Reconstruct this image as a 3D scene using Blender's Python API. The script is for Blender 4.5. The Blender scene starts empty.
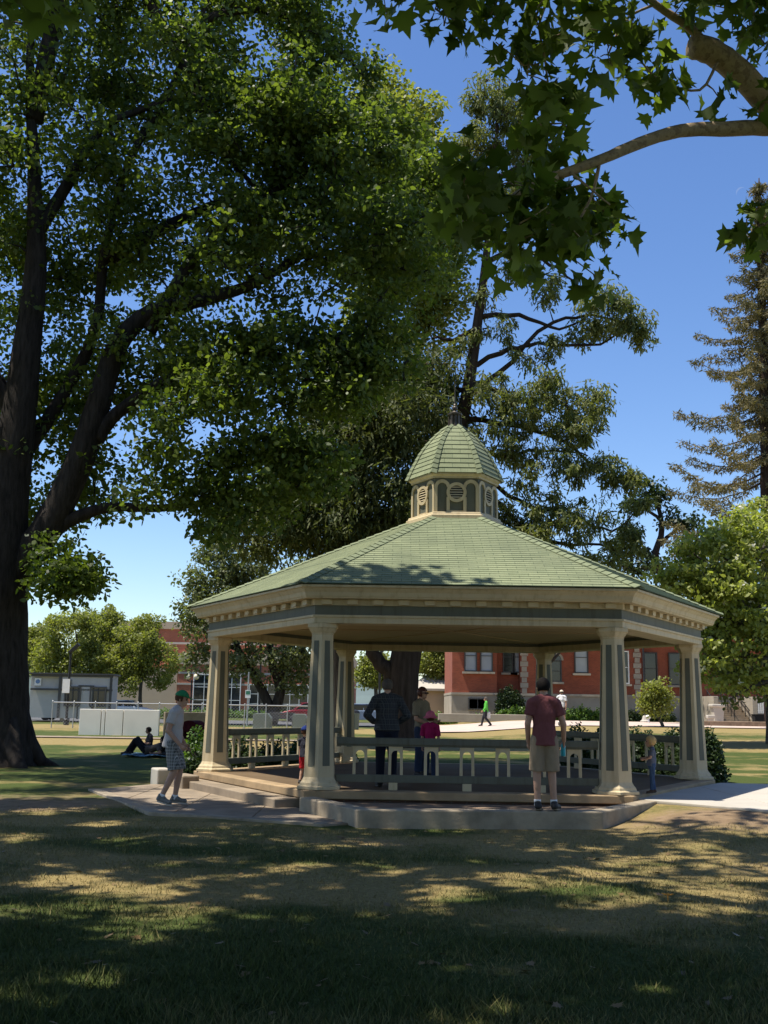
import bpy, bmesh, math, random
import numpy as np
from mathutils import Vector, Matrix
R_ = math.radians
C = bpy.context.scene.collection
sc = bpy.context.scene
random.seed(5)
rng = np.random.default_rng(11)
# ------------------------------------------------------------------ camera, sky, sun, exposure
F, PT, RL, CH = 1059.3, .1811, .0159, 1.6
cd = bpy.data.cameras.new('camera'); cam = bpy.data.objects.new('camera', cd); C.objects.link(cam)
cd.sensor_fit = 'VERTICAL'; cd.sensor_height = 36; cd.sensor_width = 27; cd.lens = F*36/1024
cd.clip_start = .05; cd.clip_end = 9000
cam.matrix_world = Matrix.Translation((0, 0, CH)) @ Matrix.Rotation(math.pi/2+PT, 4, 'X') @ Matrix.Rotation(RL, 4, 'Z')
sc.camera = cam
SUN_EL = R_(69); SUN_H = Vector((-.975, -.22)).normalized()      # horizontal direction towards the sun
TO_SUN = Vector((SUN_H.x*math.cos(SUN_EL), SUN_H.y*math.cos(SUN_EL), math.sin(SUN_EL)))
w = bpy.data.worlds.new('World'); sc.world = w; w.use_nodes = True
wn = w.node_tree; wn.nodes.clear()
sky = wn.nodes.new('ShaderNodeTexSky'); sky.sky_type = 'NISHITA'; sky.sun_disc = False
sky.sun_elevation = SUN_EL; sky.sun_rotation = math.atan2(SUN_H.x, SUN_H.y)
sky.air_density = 1.0; sky.dust_density = .4; sky.ozone_density = 2.5
hsv = wn.nodes.new('ShaderNodeHueSaturation'); hsv.inputs['Saturation'].default_value = 1.18; hsv.inputs['Hue'].default_value = .508
bg = wn.nodes.new('ShaderNodeBackground'); bg.inputs['Strength'].default_value = .115
wo = wn.nodes.new('ShaderNodeOutputWorld')
wn.links.new(sky.outputs[0], hsv.inputs['Color']); wn.links.new(hsv.outputs[0], bg.inputs[0]); wn.links.new(bg.outputs[0], wo.inputs[0])
sl = bpy.data.lights.new('sun', 'SUN'); sl.energy = 4.6; sl.angle = R_(.5); sl.color = (1, .95, .86)
so = bpy.data.objects.new('sun', sl); C.objects.link(so); so.location = (-20, -30, 60)
so.rotation_euler = TO_SUN.to_track_quat('Z', 'Y').to_euler()
vs = sc.view_settings; vs.view_transform = 'Standard'; vs.look = 'None'; vs.gamma = 1; vs.use_curve_mapping = False; vs.exposure = .72
try:
    sc.cycles.max_bounces = 6; sc.cycles.transparent_max_bounces = 8
except Exception: pass

# ------------------------------------------------------------------ helpers
def ray(u, v):
    a, b = u-384, v-512
    X = a*math.cos(RL)+b*math.sin(RL); Y = -a*math.sin(RL)+b*math.cos(RL)
    x, q = X/F, -Y/F
    return Vector((x, math.cos(PT)-q*math.sin(PT), math.sin(PT)+q*math.cos(PT)))
def at(u, v, D):                      # world point at forward distance D seen at picture place u, v
    r = ray(u, v); return Vector((0, 0, CH))+r*(D/r.y)
def uv_of(p):
    y, z = p[1], p[2]-CH
    d = y*math.cos(PT)+z*math.sin(PT); q = -y*math.sin(PT)+z*math.cos(PT)
    if d < .1: return None
    X, Y = F*p[0]/d, -F*q/d
    return 384+X*math.cos(RL)-Y*math.sin(RL), 512+X*math.sin(RL)+Y*math.cos(RL)
def S(t):
    t = np.clip(t, 0, 1); return t*t*(3-2*t)
def gz(x, y):
    return S((np.asarray(y, float)-25)/37)*(.25+.5*S((np.asarray(x, float)-3)/8))
def g3(x, y, dz=0): return Vector((x, y, float(gz(x, y))+dz))
def gp(u, v):                          # ground point seen at u, v
    D = 20.
    for _ in range(60):
        p = at(u, v, D); h = p.z-float(gz(p.x, p.y))
        r = ray(u, v); r = r/r.y
        D += h/(-r.z) if r.z < -1e-4 else 0
        D = max(3, min(D, 300))
    p = at(u, v, D); return g3(p.x, p.y)

def tag(o, label=None, cat=None, group=None, kind=None):
    if label: o['label'] = label
    if cat: o['category'] = cat
    if group: o['group'] = group
    if kind: o['kind'] = kind
    return o
def empty(name, loc=(0, 0, 0), rz=0, label=None, cat=None, group=None):
    o = bpy.data.objects.new(name, None); C.objects.link(o); o.location = loc; o.rotation_euler = (0, 0, rz)
    o.empty_display_size = .2
    return tag(o, label, cat, group)
def copy_tree(o, parent=None):
    c = o.copy(); C.objects.link(c)
    if parent: c.parent = parent
    for ch in [x for x in list(C.objects) if x.parent == o]: copy_tree(ch, c)
    return c
def mesh_obj(name, me, parent=None, loc=(0, 0, 0), smooth=False):
    o = bpy.data.objects.new(name, me); C.objects.link(o); o.parent = parent; o.location = loc
    if smooth: me.shade_smooth()
    return o
class MB:
    def __init__(s): s.v = []; s.f = []; s.m = []; s.k = 0
    def face(s, pts, m=None):
        b = len(s.v); s.v += [tuple(p) for p in pts]; s.f.append(tuple(range(b, b+len(pts)))); s.m.append(s.k if m is None else m)
    def add(s, V, Fs, m=None):
        b = len(s.v); s.v += [tuple(p) for p in V]
        for f in Fs: s.f.append(tuple(i+b for i in f)); s.m.append(s.k if m is None else m)
        return s
    def box(s, c, d, rz=0, m=None, M=None):
        x, y, z = d[0]/2, d[1]/2, d[2]/2
        V = [Vector(p) for p in ((-x,-y,-z),(x,-y,-z),(x,y,-z),(-x,y,-z),(-x,-y,z),(x,-y,z),(x,y,z),(-x,y,z))]
        if M is None: M = Matrix.Rotation(rz, 3, 'Z')
        V = [M @ p+Vector(c) for p in V]
        return s.add(V, [(3,2,1,0),(4,5,6,7),(0,1,5,4),(1,2,6,5),(2,3,7,6),(3,0,4,7)], m)
    def bb(s, c, d, bev, rz=0, m=None):    # box with bevelled edges
        bm = bmesh.new(); bmesh.ops.create_cube(bm, size=1)
        for v in bm.verts: v.co = Vector((v.co.x*d[0], v.co.y*d[1], v.co.z*d[2]))
        bmesh.ops.bevel(bm, geom=bm.edges[:], offset=bev, segments=2, affect='EDGES', profile=.5)
        M = Matrix.Rotation(rz, 3, 'Z')
        bm.verts.index_update()
        s.add([M @ v.co+Vector(c) for v in bm.verts], [[v.index for v in f.verts] for f in bm.faces], m); bm.free(); return s
    def prism(s, poly, z0, z1, m=None):
        n = len(poly)
        V = [(p[0], p[1], z0) for p in poly]+[(p[0], p[1], z1) for p in poly]
        Fs = [tuple(range(n-1, -1, -1)), tuple(range(n, 2*n))]+[(i, (i+1) % n, n+(i+1) % n, n+i) for i in range(n)]
        return s.add(V, Fs, m)
    def extr(s, poly, d, m=None):          # planar 3-D polygon pushed along vector d
        n = len(poly); d = Vector(d)
        V = [Vector(p) for p in poly]+[Vector(p)+d for p in poly]
        Fs = [tuple(range(n)), tuple(range(2*n-1, n-1, -1))]+[(i, n+i, n+(i+1) % n, (i+1) % n) for i in range(n)]
        return s.add(V, Fs, m)
    def tube(s, pts, rad, n=8, cap=True, m=None, wob=0):
        pts = [Vector(p) for p in pts]
        if not hasattr(rad, '__len__'): rad = [rad]*len(pts)
        b = len(s.v); up = Vector((0, 0, 1)); pu = None
        for i, p in enumerate(pts):
            t = (pts[min(i+1, len(pts)-1)]-pts[max(i-1, 0)]).normalized()
            if pu is None:
                pu = t.orthogonal().normalized()
            u = (pu-t*pu.dot(t));
            u = u.normalized() if u.length > 1e-5 else t.orthogonal().normalized()
            pu = u; q = t.cross(u)
            for k in range(n):
                a = 2*math.pi*k/n; rr = rad[i]*(1+(wob*(random.random()-.5) if wob else 0))
                s.v.append(tuple(p+u*(math.cos(a)*rr)+q*(math.sin(a)*rr)))
        for i in range(len(pts)-1):
            for k in range(n):
                s.f.append((b+i*n+k, b+i*n+(k+1) % n, b+(i+1)*n+(k+1) % n, b+(i+1)*n+k)); s.m.append(s.k if m is None else m)
        if cap:
            s.f.append(tuple(b+k for k in range(n-1, -1, -1))); s.f.append(tuple(b+(len(pts)-1)*n+k for k in range(n)))
            s.m += [s.k if m is None else m]*2
        return s
    def lathe(s, prof, c=(0, 0, 0), n=16, m=None, rot=0, cap=True):
        b = len(s.v); c = Vector(c)
        for r, z in prof:
            for k in range(n):
                a = rot+2*math.pi*k/n; s.v.append((c.x+r*math.cos(a), c.y+r*math.sin(a), c.z+z))
        for i in range(len(prof)-1):
            for k in range(n):
                s.f.append((b+i*n+k, b+i*n+(k+1) % n, b+(i+1)*n+(k+1) % n, b+(i+1)*n+k)); s.m.append(s.k if m is None else m)
        if cap:
            s.f.append(tuple(b+k for k in range(n-1, -1, -1))); s.f.append(tuple(b+(len(prof)-1)*n+k for k in range(n)))
            s.m += [s.k if m is None else m]*2
        return s
    def ball(s, c, r, n=12, sc3=(1, 1, 1), m=None):
        prof = [(max(1e-4, math.sin(math.pi*i/n)), -math.cos(math.pi*i/n)) for i in range(n+1)]
        b = len(s.v); s.lathe(prof, (0, 0, 0), n+4, m)
        for i in range(b, len(s.v)):
            p = s.v[i]; s.v[i] = (c[0]+p[0]*r*sc3[0], c[1]+p[1]*r*sc3[1], c[2]+p[2]*r*sc3[2])
        return s
    def build(s, name, mats, parent=None, smooth=False, loc=(0, 0, 0), bevel=0):
        me = bpy.data.meshes.new(name); me.from_pydata(s.v, [], s.f)
        if not isinstance(mats, (list, tuple)): mats = [mats]
        for x in mats: me.materials.append(x)
        if len(mats) > 1: me.polygons.foreach_set('material_index', s.m)
        me.update()
        o = mesh_obj(name, me, parent, loc, smooth)
        if bevel:
            md = o.modifiers.new('bevel', 'BEVEL'); md.width = bevel; md.segments = 2; md.limit_method = 'ANGLE'; md.angle_limit = R_(40)
        return o
def np_mesh(name, V, k, nf, mats, parent=None, attrs=None, smooth=False):   # V: (nf*k,3) loose k-gons
    me = bpy.data.meshes.new(name)
    me.vertices.add(len(V)); me.vertices.foreach_set('co', np.ascontiguousarray(V, dtype=np.float32).ravel())
    me.loops.add(nf*k); me.loops.foreach_set('vertex_index', np.arange(nf*k, dtype=np.int32))
    me.polygons.add(nf); me.polygons.foreach_set('loop_start', np.arange(0, nf*k, k, dtype=np.int32))
    try: me.polygons.foreach_set('loop_total', np.full(nf, k, dtype=np.int32))
    except Exception: pass
    me.materials.append(mats)
    for an, arr in (attrs or {}).items():
        a = me.attributes.new(an, 'FLOAT', 'FACE'); a.data.foreach_set('value', np.ascontiguousarray(arr, dtype=np.float32))
    me.update(calc_edges=True); me.validate()
    return mesh_obj(name, me, parent, smooth=smooth)

# ------------------------------------------------------------------ materials
class NT:
    def __init__(s, name):
        s.m = bpy.data.materials.new(name); s.m.use_nodes = True; s.t = s.m.node_tree; s.t.nodes.clear()
        s.out = s.n('ShaderNodeOutputMaterial'); s.b = s.n('ShaderNodeBsdfPrincipled'); s.l(s.b.outputs[0], s.out.inputs[0])
    def n(s, t, **k):
        x = s.t.nodes.new(t)
        for a, v in k.items():
            if a in x.inputs: x.inputs[a].default_value = v
            else: setattr(x, a, v)
        return x
    def l(s, a, b): s.t.links.new(a, b)
    def co(s, kind='Object', scale=(1, 1, 1), rot=(0, 0, 0)):
        c = s.n('ShaderNodeTexCoord'); mp = s.n('ShaderNodeMapping'); mp.inputs['Scale'].default_value = scale; mp.inputs['Rotation'].default_value = rot
        s.l(c.outputs[kind], mp.inputs[0]); return mp.outputs[0]
    def noise(s, scale, detail=4, vec=None, rough=.6):
        x = s.n('ShaderNodeTexNoise', Scale=scale, Detail=detail, Roughness=rough); s.l(vec if vec is not None else s.co(), x.inputs['Vector']); return x.outputs['Fac']
    def ramp(s, fac, stops):
        x = s.n('ShaderNodeValToRGB'); e = x.color_ramp.elements
        while len(e) < len(stops): e.new(.5)
        for i, (p, c) in enumerate(stops): e[i].position = p; e[i].color = (*c, 1) if len(c) == 3 else c
        s.l(fac, x.inputs[0]); return x.outputs[0]
    def mix(s, fac, a, b, mode='MIX'):
        x = s.n('ShaderNodeMix', data_type='RGBA', blend_type=mode)
        for sock, val in ((0, fac), (6, a), (7, b)):
            if hasattr(val, 'links') or hasattr(val, 'is_linked'): s.l(val, x.inputs[sock])
            elif sock == 0: x.inputs[0].default_value = val
            else: x.inputs[sock].default_value = (*val, 1) if len(val) == 3 else val
        return x.outputs[2]
    def bump(s, h, st=.3, dist=.02):
        x = s.n('ShaderNodeBump', Strength=st, Distance=dist); s.l(h, x.inputs['Height']); s.l(x.outputs[0], s.b.inputs['Normal'])
    def col(s, c):
        if hasattr(c, 'is_linked'): s.l(c, s.b.inputs['Base Color'])
        else: s.b.inputs['Base Color'].default_value = (*c, 1)
    def attr(s, name):
        x = s.n('ShaderNodeAttribute', attribute_name=name); return x.outputs['Fac']
def dk(c, k): return tuple(x*k for x in c)
def mat(name, c, rough=.7, var=.15, scale=3, bump=0, bscale=40, metal=0, spec=.3):
    t = NT(name); f = t.noise(scale, 5)
    t.col(t.ramp(f, [(.25, dk(c, 1-var)), (.75, dk(c, 1+var))]))
    t.b.inputs['Roughness'].default_value = rough; t.b.inputs['Metallic'].default_value = metal
    t.b.inputs['Specular IOR Level'].default_value = spec
    if bump: t.bump(t.noise(bscale, 4), bump, .01)
    return t.m
def leaf_mat(name, c1, c2, trans=.35, rough=.5, spec=.35):
    t = NT(name); t.t.nodes.remove(t.b)
    c = t.ramp(t.attr('tone'), [(0, c1), (1, c2)])
    d = t.n('ShaderNodeBsdfPrincipled'); d.inputs['Roughness'].default_value = rough; d.inputs['Specular IOR Level'].default_value = spec
    t.l(c, d.inputs['Base Color'])
    tr = t.n('ShaderNodeBsdfTranslucent'); t.l(t.mix(1, c, (1.25, 1.35, .55), 'MULTIPLY'), tr.inputs[0])
    mx = t.n('ShaderNodeMixShader'); mx.inputs[0].default_value = trans
    t.l(d.outputs[0], mx.inputs[1]); t.l(tr.outputs[0], mx.inputs[2]); t.l(mx.outputs[0], t.out.inputs[0])
    return t.m
def bark_mat(name, c1, c2, sx=9, sz=1.6, st=.8):
    t = NT(name); v = t.co('Object', (sx, sx, sz)); f = t.noise(1.0, 8, v, .7)
    t.col(t.ramp(f, [(.3, c1), (.7, c2)])); t.b.inputs['Roughness'].default_value = .95; t.b.inputs['Specular IOR Level'].default_value = .1
    t.bump(f, st, .06); return t.m
def mottled_bark():
    t = NT('plane_bark'); f = t.noise(14, 3, None, .5)
    a = t.ramp(f, [(.38, (.22, .14, .075)), (.46, (.42, .31, .18)), (.6, (.36, .25, .14)), (.68, (.22, .16, .08))])
    t.col(t.mix(.35, a, t.ramp(t.noise(70, 5), [(.3, (.12, .08, .05)), (.7, (.4, .32, .22))])))
    t.b.inputs['Roughness'].default_value = .8; t.bump(t.noise(40, 5), .5, .01); return t.m
def brick_mat(name, c1, c2, mortar, scale=1.0, axis='XZ'):
    t = NT(name); c = t.n('ShaderNodeTexCoord'); sp = t.n('ShaderNodeSeparateXYZ'); t.l(c.outputs['Object'], sp.inputs[0])
    ad = t.n('ShaderNodeMath', operation='ADD'); t.l(sp.outputs[0], ad.inputs[0]); t.l(sp.outputs[1], ad.inputs[1])
    cb = t.n('ShaderNodeCombineXYZ'); t.l(ad.outputs[0], cb.inputs[0]); t.l(sp.outputs[2], cb.inputs[1])
    b = t.n('ShaderNodeTexBrick'); b.inputs['Scale'].default_value = scale; b.inputs['Color1'].default_value = (*c1, 1); b.inputs['Color2'].default_value = (*c2, 1)
    b.inputs['Mortar'].default_value = (*mortar, 1); b.inputs['Mortar Size'].default_value = .012; b.inputs['Brick Width'].default_value = .24; b.inputs['Row Height'].default_value = .085
    t.l(cb.outputs[0], b.inputs['Vector'])
    t.col(t.mix(1, b.outputs['Color'], t.ramp(t.noise(.9, 5), [(.3, (.78, .78, .78)), (.7, (1.15, 1.12, 1.1))]), 'MULTIPLY'))
    t.b.inputs['Roughness'].default_value = .9; t.bump(b.outputs['Fac'], -.3, .01); return t.m
M = {}
M['precast'] = mat('precast_concrete', (.80, .75, .66), .85, .08, .8, .1, 40)
def paint(name, c):
    t = NT(name); streak = t.noise(1.0, 6, t.co('Object', (9, 9, .9)), .65); spot = t.noise(2.2, 6)
    a = t.ramp(spot, [(.3, dk(c, .90)), (.7, dk(c, 1.06))])
    a = t.mix(1, a, t.ramp(streak, [(.30, (.78, .74, .68)), (.5, (1, 1, 1))]), 'MULTIPLY')
    t.col(a); t.b.inputs['Roughness'].default_value = .6; t.b.inputs['Specular IOR Level'].default_value = .25; t.bump(t.noise(30, 5), .12, .008); return t.m
M['cream'] = paint('cream_paint', (.53, .43, .265))
M['ceil'] = mat('ceiling_paint', (.42, .31, .17), .6, .06, 1)
M['sage'] = paint('sage_paint', (.122, .122, .090))
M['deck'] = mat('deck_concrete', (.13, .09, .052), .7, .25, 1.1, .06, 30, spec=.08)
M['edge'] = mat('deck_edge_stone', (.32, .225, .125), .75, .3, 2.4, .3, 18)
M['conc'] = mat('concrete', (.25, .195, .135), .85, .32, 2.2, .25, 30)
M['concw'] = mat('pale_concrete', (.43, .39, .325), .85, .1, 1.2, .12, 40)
M['kerb'] = mat('weathered_kerb', (.30, .245, .17), .9, .38, 3.1, .4, 22)
M['soil'] = mat('dry_soil', (.23, .16, .105), .95, .35, 4, .7, 15)
M['oldbrick'] = brick_mat('base_brick', (.17, .09, .06), (.11, .065, .05), (.14, .12, .1))
M['redbrick'] = brick_mat('red_brick', (.34, .078, .034), (.25, .056, .026), (.28, .11, .065))
M['redbrick2'] = brick_mat('block_brick', (.40, .115, .055), (.33, .088, .043), (.34, .17, .11))
M['stone'] = mat('grey_stone', (.36, .31, .24), .9, .2, .8, .3, 6)
M['tanwall'] = mat('tan_stucco', (.47, .36, .25), .9, .08, .5, .1)
M['dark'] = mat('dark_iron', (.018, .018, .018), .5, .2, 5)
M['black'] = mat('black_rubber', (.012, .012, .013), .8, .2, 5)
M['lead'] = mat('aged_copper', (.10, .085, .07), .5, .35, 12, .2, 40, .5)
M['white'] = mat('white_paint', (.78, .77, .73), .6, .05, 2)
M['grey'] = mat('grey_siding', (.42, .41, .39), .7, .06, 2)
M['greyd'] = mat('dark_trim', (.07, .068, .065), .6, .1, 2)
M['steel'] = mat('galvanised_steel', (.42, .42, .41), .45, .12, 6, 0, 0, .7)
M['cabinet'] = mat('green_cabinet', (.14, .17, .14), .6, .1, 3)
M['asphalt'] = mat('asphalt', (.10, .098, .095), .9, .2, 1.5, .2)
M['plaza'] = mat('pink_paving', (.50, .385, .31), .85, .12, .6, .1)
M['hills'] = mat('distant_hills', (.10, .13, .12), 1, .2, .01)
M['roofgrey'] = mat('grey_roof', (.2, .19, .18), .9, .15, 1)
gl = NT('window_glass'); gl.col(gl.ramp(gl.noise(.7, 2), [(.3, (.012, .014, .016)), (.8, (.035, .038, .04))])); gl.b.inputs['Roughness'].default_value = .08; gl.b.inputs['Specular IOR Level'].default_value = .6; M['glass'] = gl.m
gl = NT('blind_glass'); gl.col(gl.ramp(gl.noise(.7, 2), [(.3, (.30, .33, .36)), (.8, (.42, .45, .48))])); gl.b.inputs['Roughness'].default_value = .15; M['blind'] = gl.m
def shingle():
    t = NT('green_shingle'); u = t.n('ShaderNodeUVMap'); u.uv_map = 'UVMap'
    b = t.n('ShaderNodeTexBrick'); b.inputs['Scale'].default_value = 1; b.inputs['Brick Width'].default_value = .32; b.inputs['Row Height'].default_value = .145
    b.inputs['Mortar Size'].default_value = .004; b.inputs['Color1'].default_value = (.185, .212, .12, 1); b.inputs['Color2'].default_value = (.222, .248, .143, 1); b.inputs['Mortar'].default_value = (.06, .085, .045, 1)
    t.l(u.outputs[0], b.inputs['Vector'])
    c = t.mix(1, b.outputs['Color'], t.ramp(t.noise(.8, 7, None, .7), [(.3, (.74, .75, .72)), (.7, (1.14, 1.12, 1.05))]), 'MULTIPLY')
    t.col(t.mix(1, c, t.ramp(t.noise(90, 2), [(.3, (.75, .75, .75)), (.7, (1.2, 1.2, 1.2))]), 'MULTIPLY'))
    t.b.inputs['Roughness'].default_value = .9; t.bump(t.noise(120, 2), .3, .006); return t.m
M['shingle'] = shingle()
M['cap'] = mat('hip_shingle', (.18, .205, .118), .9, .2, 6, .3, 90)

def ground_mat():
    t = NT('park_ground'); v = t.co('Object')
    n1 = t.noise(1.3, 8, v, .7); n2 = t.noise(26, 5, v, .7); n3 = t.noise(5, 6, v, .65)
    green = t.ramp(n2, [(.25, (.030, .045, .010)), (.6, (.070, .090, .022)), (.85, (.12, .13, .04))])
    dry = t.ramp(n2, [(.2, (.14, .098, .034)), (.55, (.265, .20, .082)), (.85, (.39, .31, .13))])
    dirt = t.ramp(n3, [(.25, (.15, .10, .058)), (.6, (.26, .182, .108)), (.85, (.34, .25, .155))])
    def th(a, nn, k):
        m1 = t.n('ShaderNodeMath', operation='MULTIPLY_ADD'); t.l(nn, m1.inputs[0]); m1.inputs[1].default_value = k; m1.inputs[2].default_value = -k/2
        m2 = t.n('ShaderNodeMath', operation='ADD'); t.l(a, m2.inputs[0]); t.l(m1.outputs[0], m2.inputs[1])
        return t.ramp(m2.outputs[0], [(.3, (0, 0, 0)), (.7, (1, 1, 1))])
    c = t.mix(th(t.attr('dry'), n1, 1.3), green, dry)
    c = t.mix(th(t.attr('dirt'), n3, .9), c, dirt)
    t.col(c); t.b.inputs['Roughness'].default_value = .95; t.b.inputs['Specular IOR Level'].default_value = .1
    t.bump(n2, .7, .03); return t.m
M['ground'] = ground_mat()

# ------------------------------------------------------------------ terrain and surfaces
def vnoise(x, y, seed=0):                # smooth value noise
    r = np.random.default_rng(seed); T = r.random((64, 64))
    xi = np.floor(x).astype(int); yi = np.floor(y).astype(int); fx = x-xi; fy = y-yi; fx = fx*fx*(3-2*fx); fy = fy*fy*(3-2*fy)
    g = lambda a, b: T[a % 64, b % 64]
    return (g(xi, yi)*(1-fx)+g(xi+1, yi)*fx)*(1-fy)+(g(xi, yi+1)*(1-fx)+g(xi+1, yi+1)*fx)*fy
def gnear(x, y):                         # fine relief of the lawn near the gazebo, with the bank beside the right path
    x = np.asarray(x, float); y = np.asarray(y, float)
    near = (1-S((np.abs(x)-12)/3))*(1-S((y-36)/4))
    bank = .215*S((x-3.0)/1.5)*S((y-12.6)/3.4)*(1-S((y-21.5)/3))
    return gz(x, y)+near*((vnoise(x*.5, y*.5, 4)-.5)*.05+(vnoise(x*1.6, y*1.6, 5)-.5)*.018)-.012+bank
def masks(x, y):
    n = vnoise(x*.45, y*.6, 1)*.5+vnoise(x*1.3, y*1.7, 2)*.5
    dry = .17+.54*S((y-7.0)/3.6)*(1-S((y-17)/3))+.12*S((y-20)/10)+.9*S((y-37)/4)*(1-S((y-44)/2)) + .55*S((y-50)/8)*(1-S((y-62)/4))+.5*S((y-45)/10)*S((x-0)/6)
    gr = np.exp(-(((x+1.2)/1.5)**2+((y-12.2)/.8)**2))+.8*np.exp(-(((x+2.6)/1.0)**2+((y-9.3)/.35)**2))
    dry += -.5*gr+(n-.5)*1.35*(1-S((y-30)/10)*.5)
    e = lambda cx, cy, rx, ry: np.exp(-(((x-cx)/rx)**2+((y-cy)/ry)**2))
    dirt = 1.0*e(-6.6, 17.4, 3.2, 1.7)+.85*e(4.9, 15.2, 1.9, 1.4)+.55*e(4.6, 11.6, 1.2, .6)+.45*e(-.6, 13.2, 2.5, .7)+.4*e(-6, 13, 2, 1)+(n-.6)*.5
    return np.clip(dry, 0, 1), np.clip(dirt, 0, 1)
def terrain():
    xs = np.concatenate([-np.geomspace(3000, 16, 30), np.arange(-15, 15.01, .3), np.geomspace(16, 3000, 30)])
    ys = np.concatenate([[-300, -60, -20], np.arange(-8, 40, .3), np.arange(40, 110, 1.0), np.geomspace(112, 4000, 26)])
    X, Y = np.meshgrid(xs, ys); Z = gnear(X, Y)
    V = np.stack([X, Y, Z], -1).reshape(-1, 3); nx = len(xs); ny = len(ys)
    i = np.arange(nx*ny).reshape(ny, nx); Fq = np.stack([i[:-1, :-1], i[:-1, 1:], i[1:, 1:], i[1:, :-1]], -1).reshape(-1, 4)
    me = bpy.data.meshes.new('lawn'); me.from_pydata(V.tolist(), [], Fq.tolist()); me.materials.append(M['ground'])
    d, q = masks(V[:, 0], V[:, 1])
    for an, arr in (('dry', d), ('dirt', q)):
        a = me.attributes.new(an, 'FLOAT', 'POINT'); a.data.foreach_set('value', arr.astype(np.float32))
    me.shade_smooth(); o = mesh_obj('lawn', me); tag(o, kind='structure')
terrain()
def sheet(name, poly, m, dz=.02, thick=.25, grid=None, parent=None):
    b = MB(); n = len(poly)
    top = [g3(x, y, dz) for x, y in poly]
    b.extr(top, (0, 0, -thick)); o = b.build(name, m, parent); tag(o, kind='structure'); return o
def strip(name, x0, x1, y0, y1, m, dz):
    xs = np.linspace(x0, x1, max(2, int((x1-x0)/2)+1)); ys = np.linspace(y0, y1, max(2, int((y1-y0)/1.5)+1))
    b = MB()
    for i in range(len(xs)-1):
        for j in range(len(ys)-1):
            b.face([g3(xs[i], ys[j], dz), g3(xs[i+1], ys[j], dz), g3(xs[i+1], ys[j+1], dz), g3(xs[i], ys[j+1], dz)])
    o = b.build(name, m); tag(o, kind='structure'); return o
strip('path', -44, 3.0, 43.8, 44.9, M['conc'], .03)
strip('plaza', 2.6, 60, 57.5, 76, M['plaza'], .035)
strip('road', -70, 2.4, 71, 86, M['asphalt'], .03)
# far hills
b = MB()
for (cx, cy, r, h) in ((-700, 2300, 500, 105), (-1300, 2500, 600, 150), (250, 2900, 900, 80), (1400, 2700, 700, 90)):
    b.lathe([(r*math.cos(t), h*math.sin(t)-10) for t in np.linspace(0, 1.5, 9)], (cx, cy, 0), 28)
tag(b.build('hills', M['hills'], smooth=True), kind='structure')

# ------------------------------------------------------------------ gazebo
GX, GY, GR = 1.4467, 21.389, -.015
gaz = empty('gazebo', (GX, GY, 0), GR, 'hexagonal cream and sage park gazebo with green shingled roof and cupola', 'gazebo')
def hx(R, k, z=None):
    a = R_(60*k); p = (R*math.cos(a), R*math.sin(a)); return p if z is None else Vector((*p, z))
HEX = lambda R: [hx(R, k) for k in range(6)]
def ringprof(b, prof):                     # closed hexagonal ring swept from (R,z) profile
    n = len(prof); base = len(b.v)
    for R, z in prof:
        for k in range(6): b.v.append(tuple(hx(R, k, z)))
    for i in range(n):
        for k in range(6):
            b.f.append((base+i*6+k, base+i*6+(k+1) % 6, base+((i+1) % n)*6+(k+1) % 6, base+((i+1) % n)*6+k)); b.m.append(0)
DZ = .29
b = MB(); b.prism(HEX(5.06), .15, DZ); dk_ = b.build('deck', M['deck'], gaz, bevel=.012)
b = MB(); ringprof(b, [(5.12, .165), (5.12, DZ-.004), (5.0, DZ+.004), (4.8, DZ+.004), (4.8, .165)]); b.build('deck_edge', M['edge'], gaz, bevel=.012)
b = MB(); b.prism(HEX(4.97), -.1, .17); b.build('deck_base', M['oldbrick'], gaz)
# columns
HC = [R_(30+60*i) for i in range(6)]
def hexpoly(c, ap): return [(c[0]+ap/.866*math.cos(a), c[1]+ap/.866*math.sin(a)) for a in HC]
col0 = None
def column_parts():
    b = MB()
    b.lathe([(a/.866, z) for a, z in ((.335, 0), (.335, .045), (.30, .06), (.29, .10), (.262, .135), (.250, .16), (.238, .185), (.168, 2.43), (.176, 2.435), (.176, 2.455), (.19, 2.47), (.222, 2.53), (.236, 2.537), (.236, 2.604))], (0, 0, 0), 6, rot=R_(30))
    c = b.build('column', M['cream'], gaz, bevel=.006)
    # sage panels, let into each of the six faces
    for k in range(6):
        a = R_(60*k); n = Vector((math.cos(a), math.sin(a), 0)); t = Vector((-n.y, n.x, 0))
        z0, z1 = .36, 2.33
        ap = lambda z: .238+(.168-.238)*(z-.185)/(2.43-.185)
        wd = lambda z: ap(z)*.577*.46
        P = [n*(ap(z)+.002)+t*(s*wd(z))+Vector((0, 0, z)) for z, s in ((z0, -1), (z0, 1), (z1, 1), (z1, -1))]
        b = MB(); b.extr(P, n*.004)
        # thin stop mouldings either side of the panel
        b.build('panel', M['sage'], c)
    return c
col0 = column_parts()
for k in range(6):
    c = col0 if k == 0 else copy_tree(col0, gaz)
    c.location = (*hx(4.70, k), DZ+.005)
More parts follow.
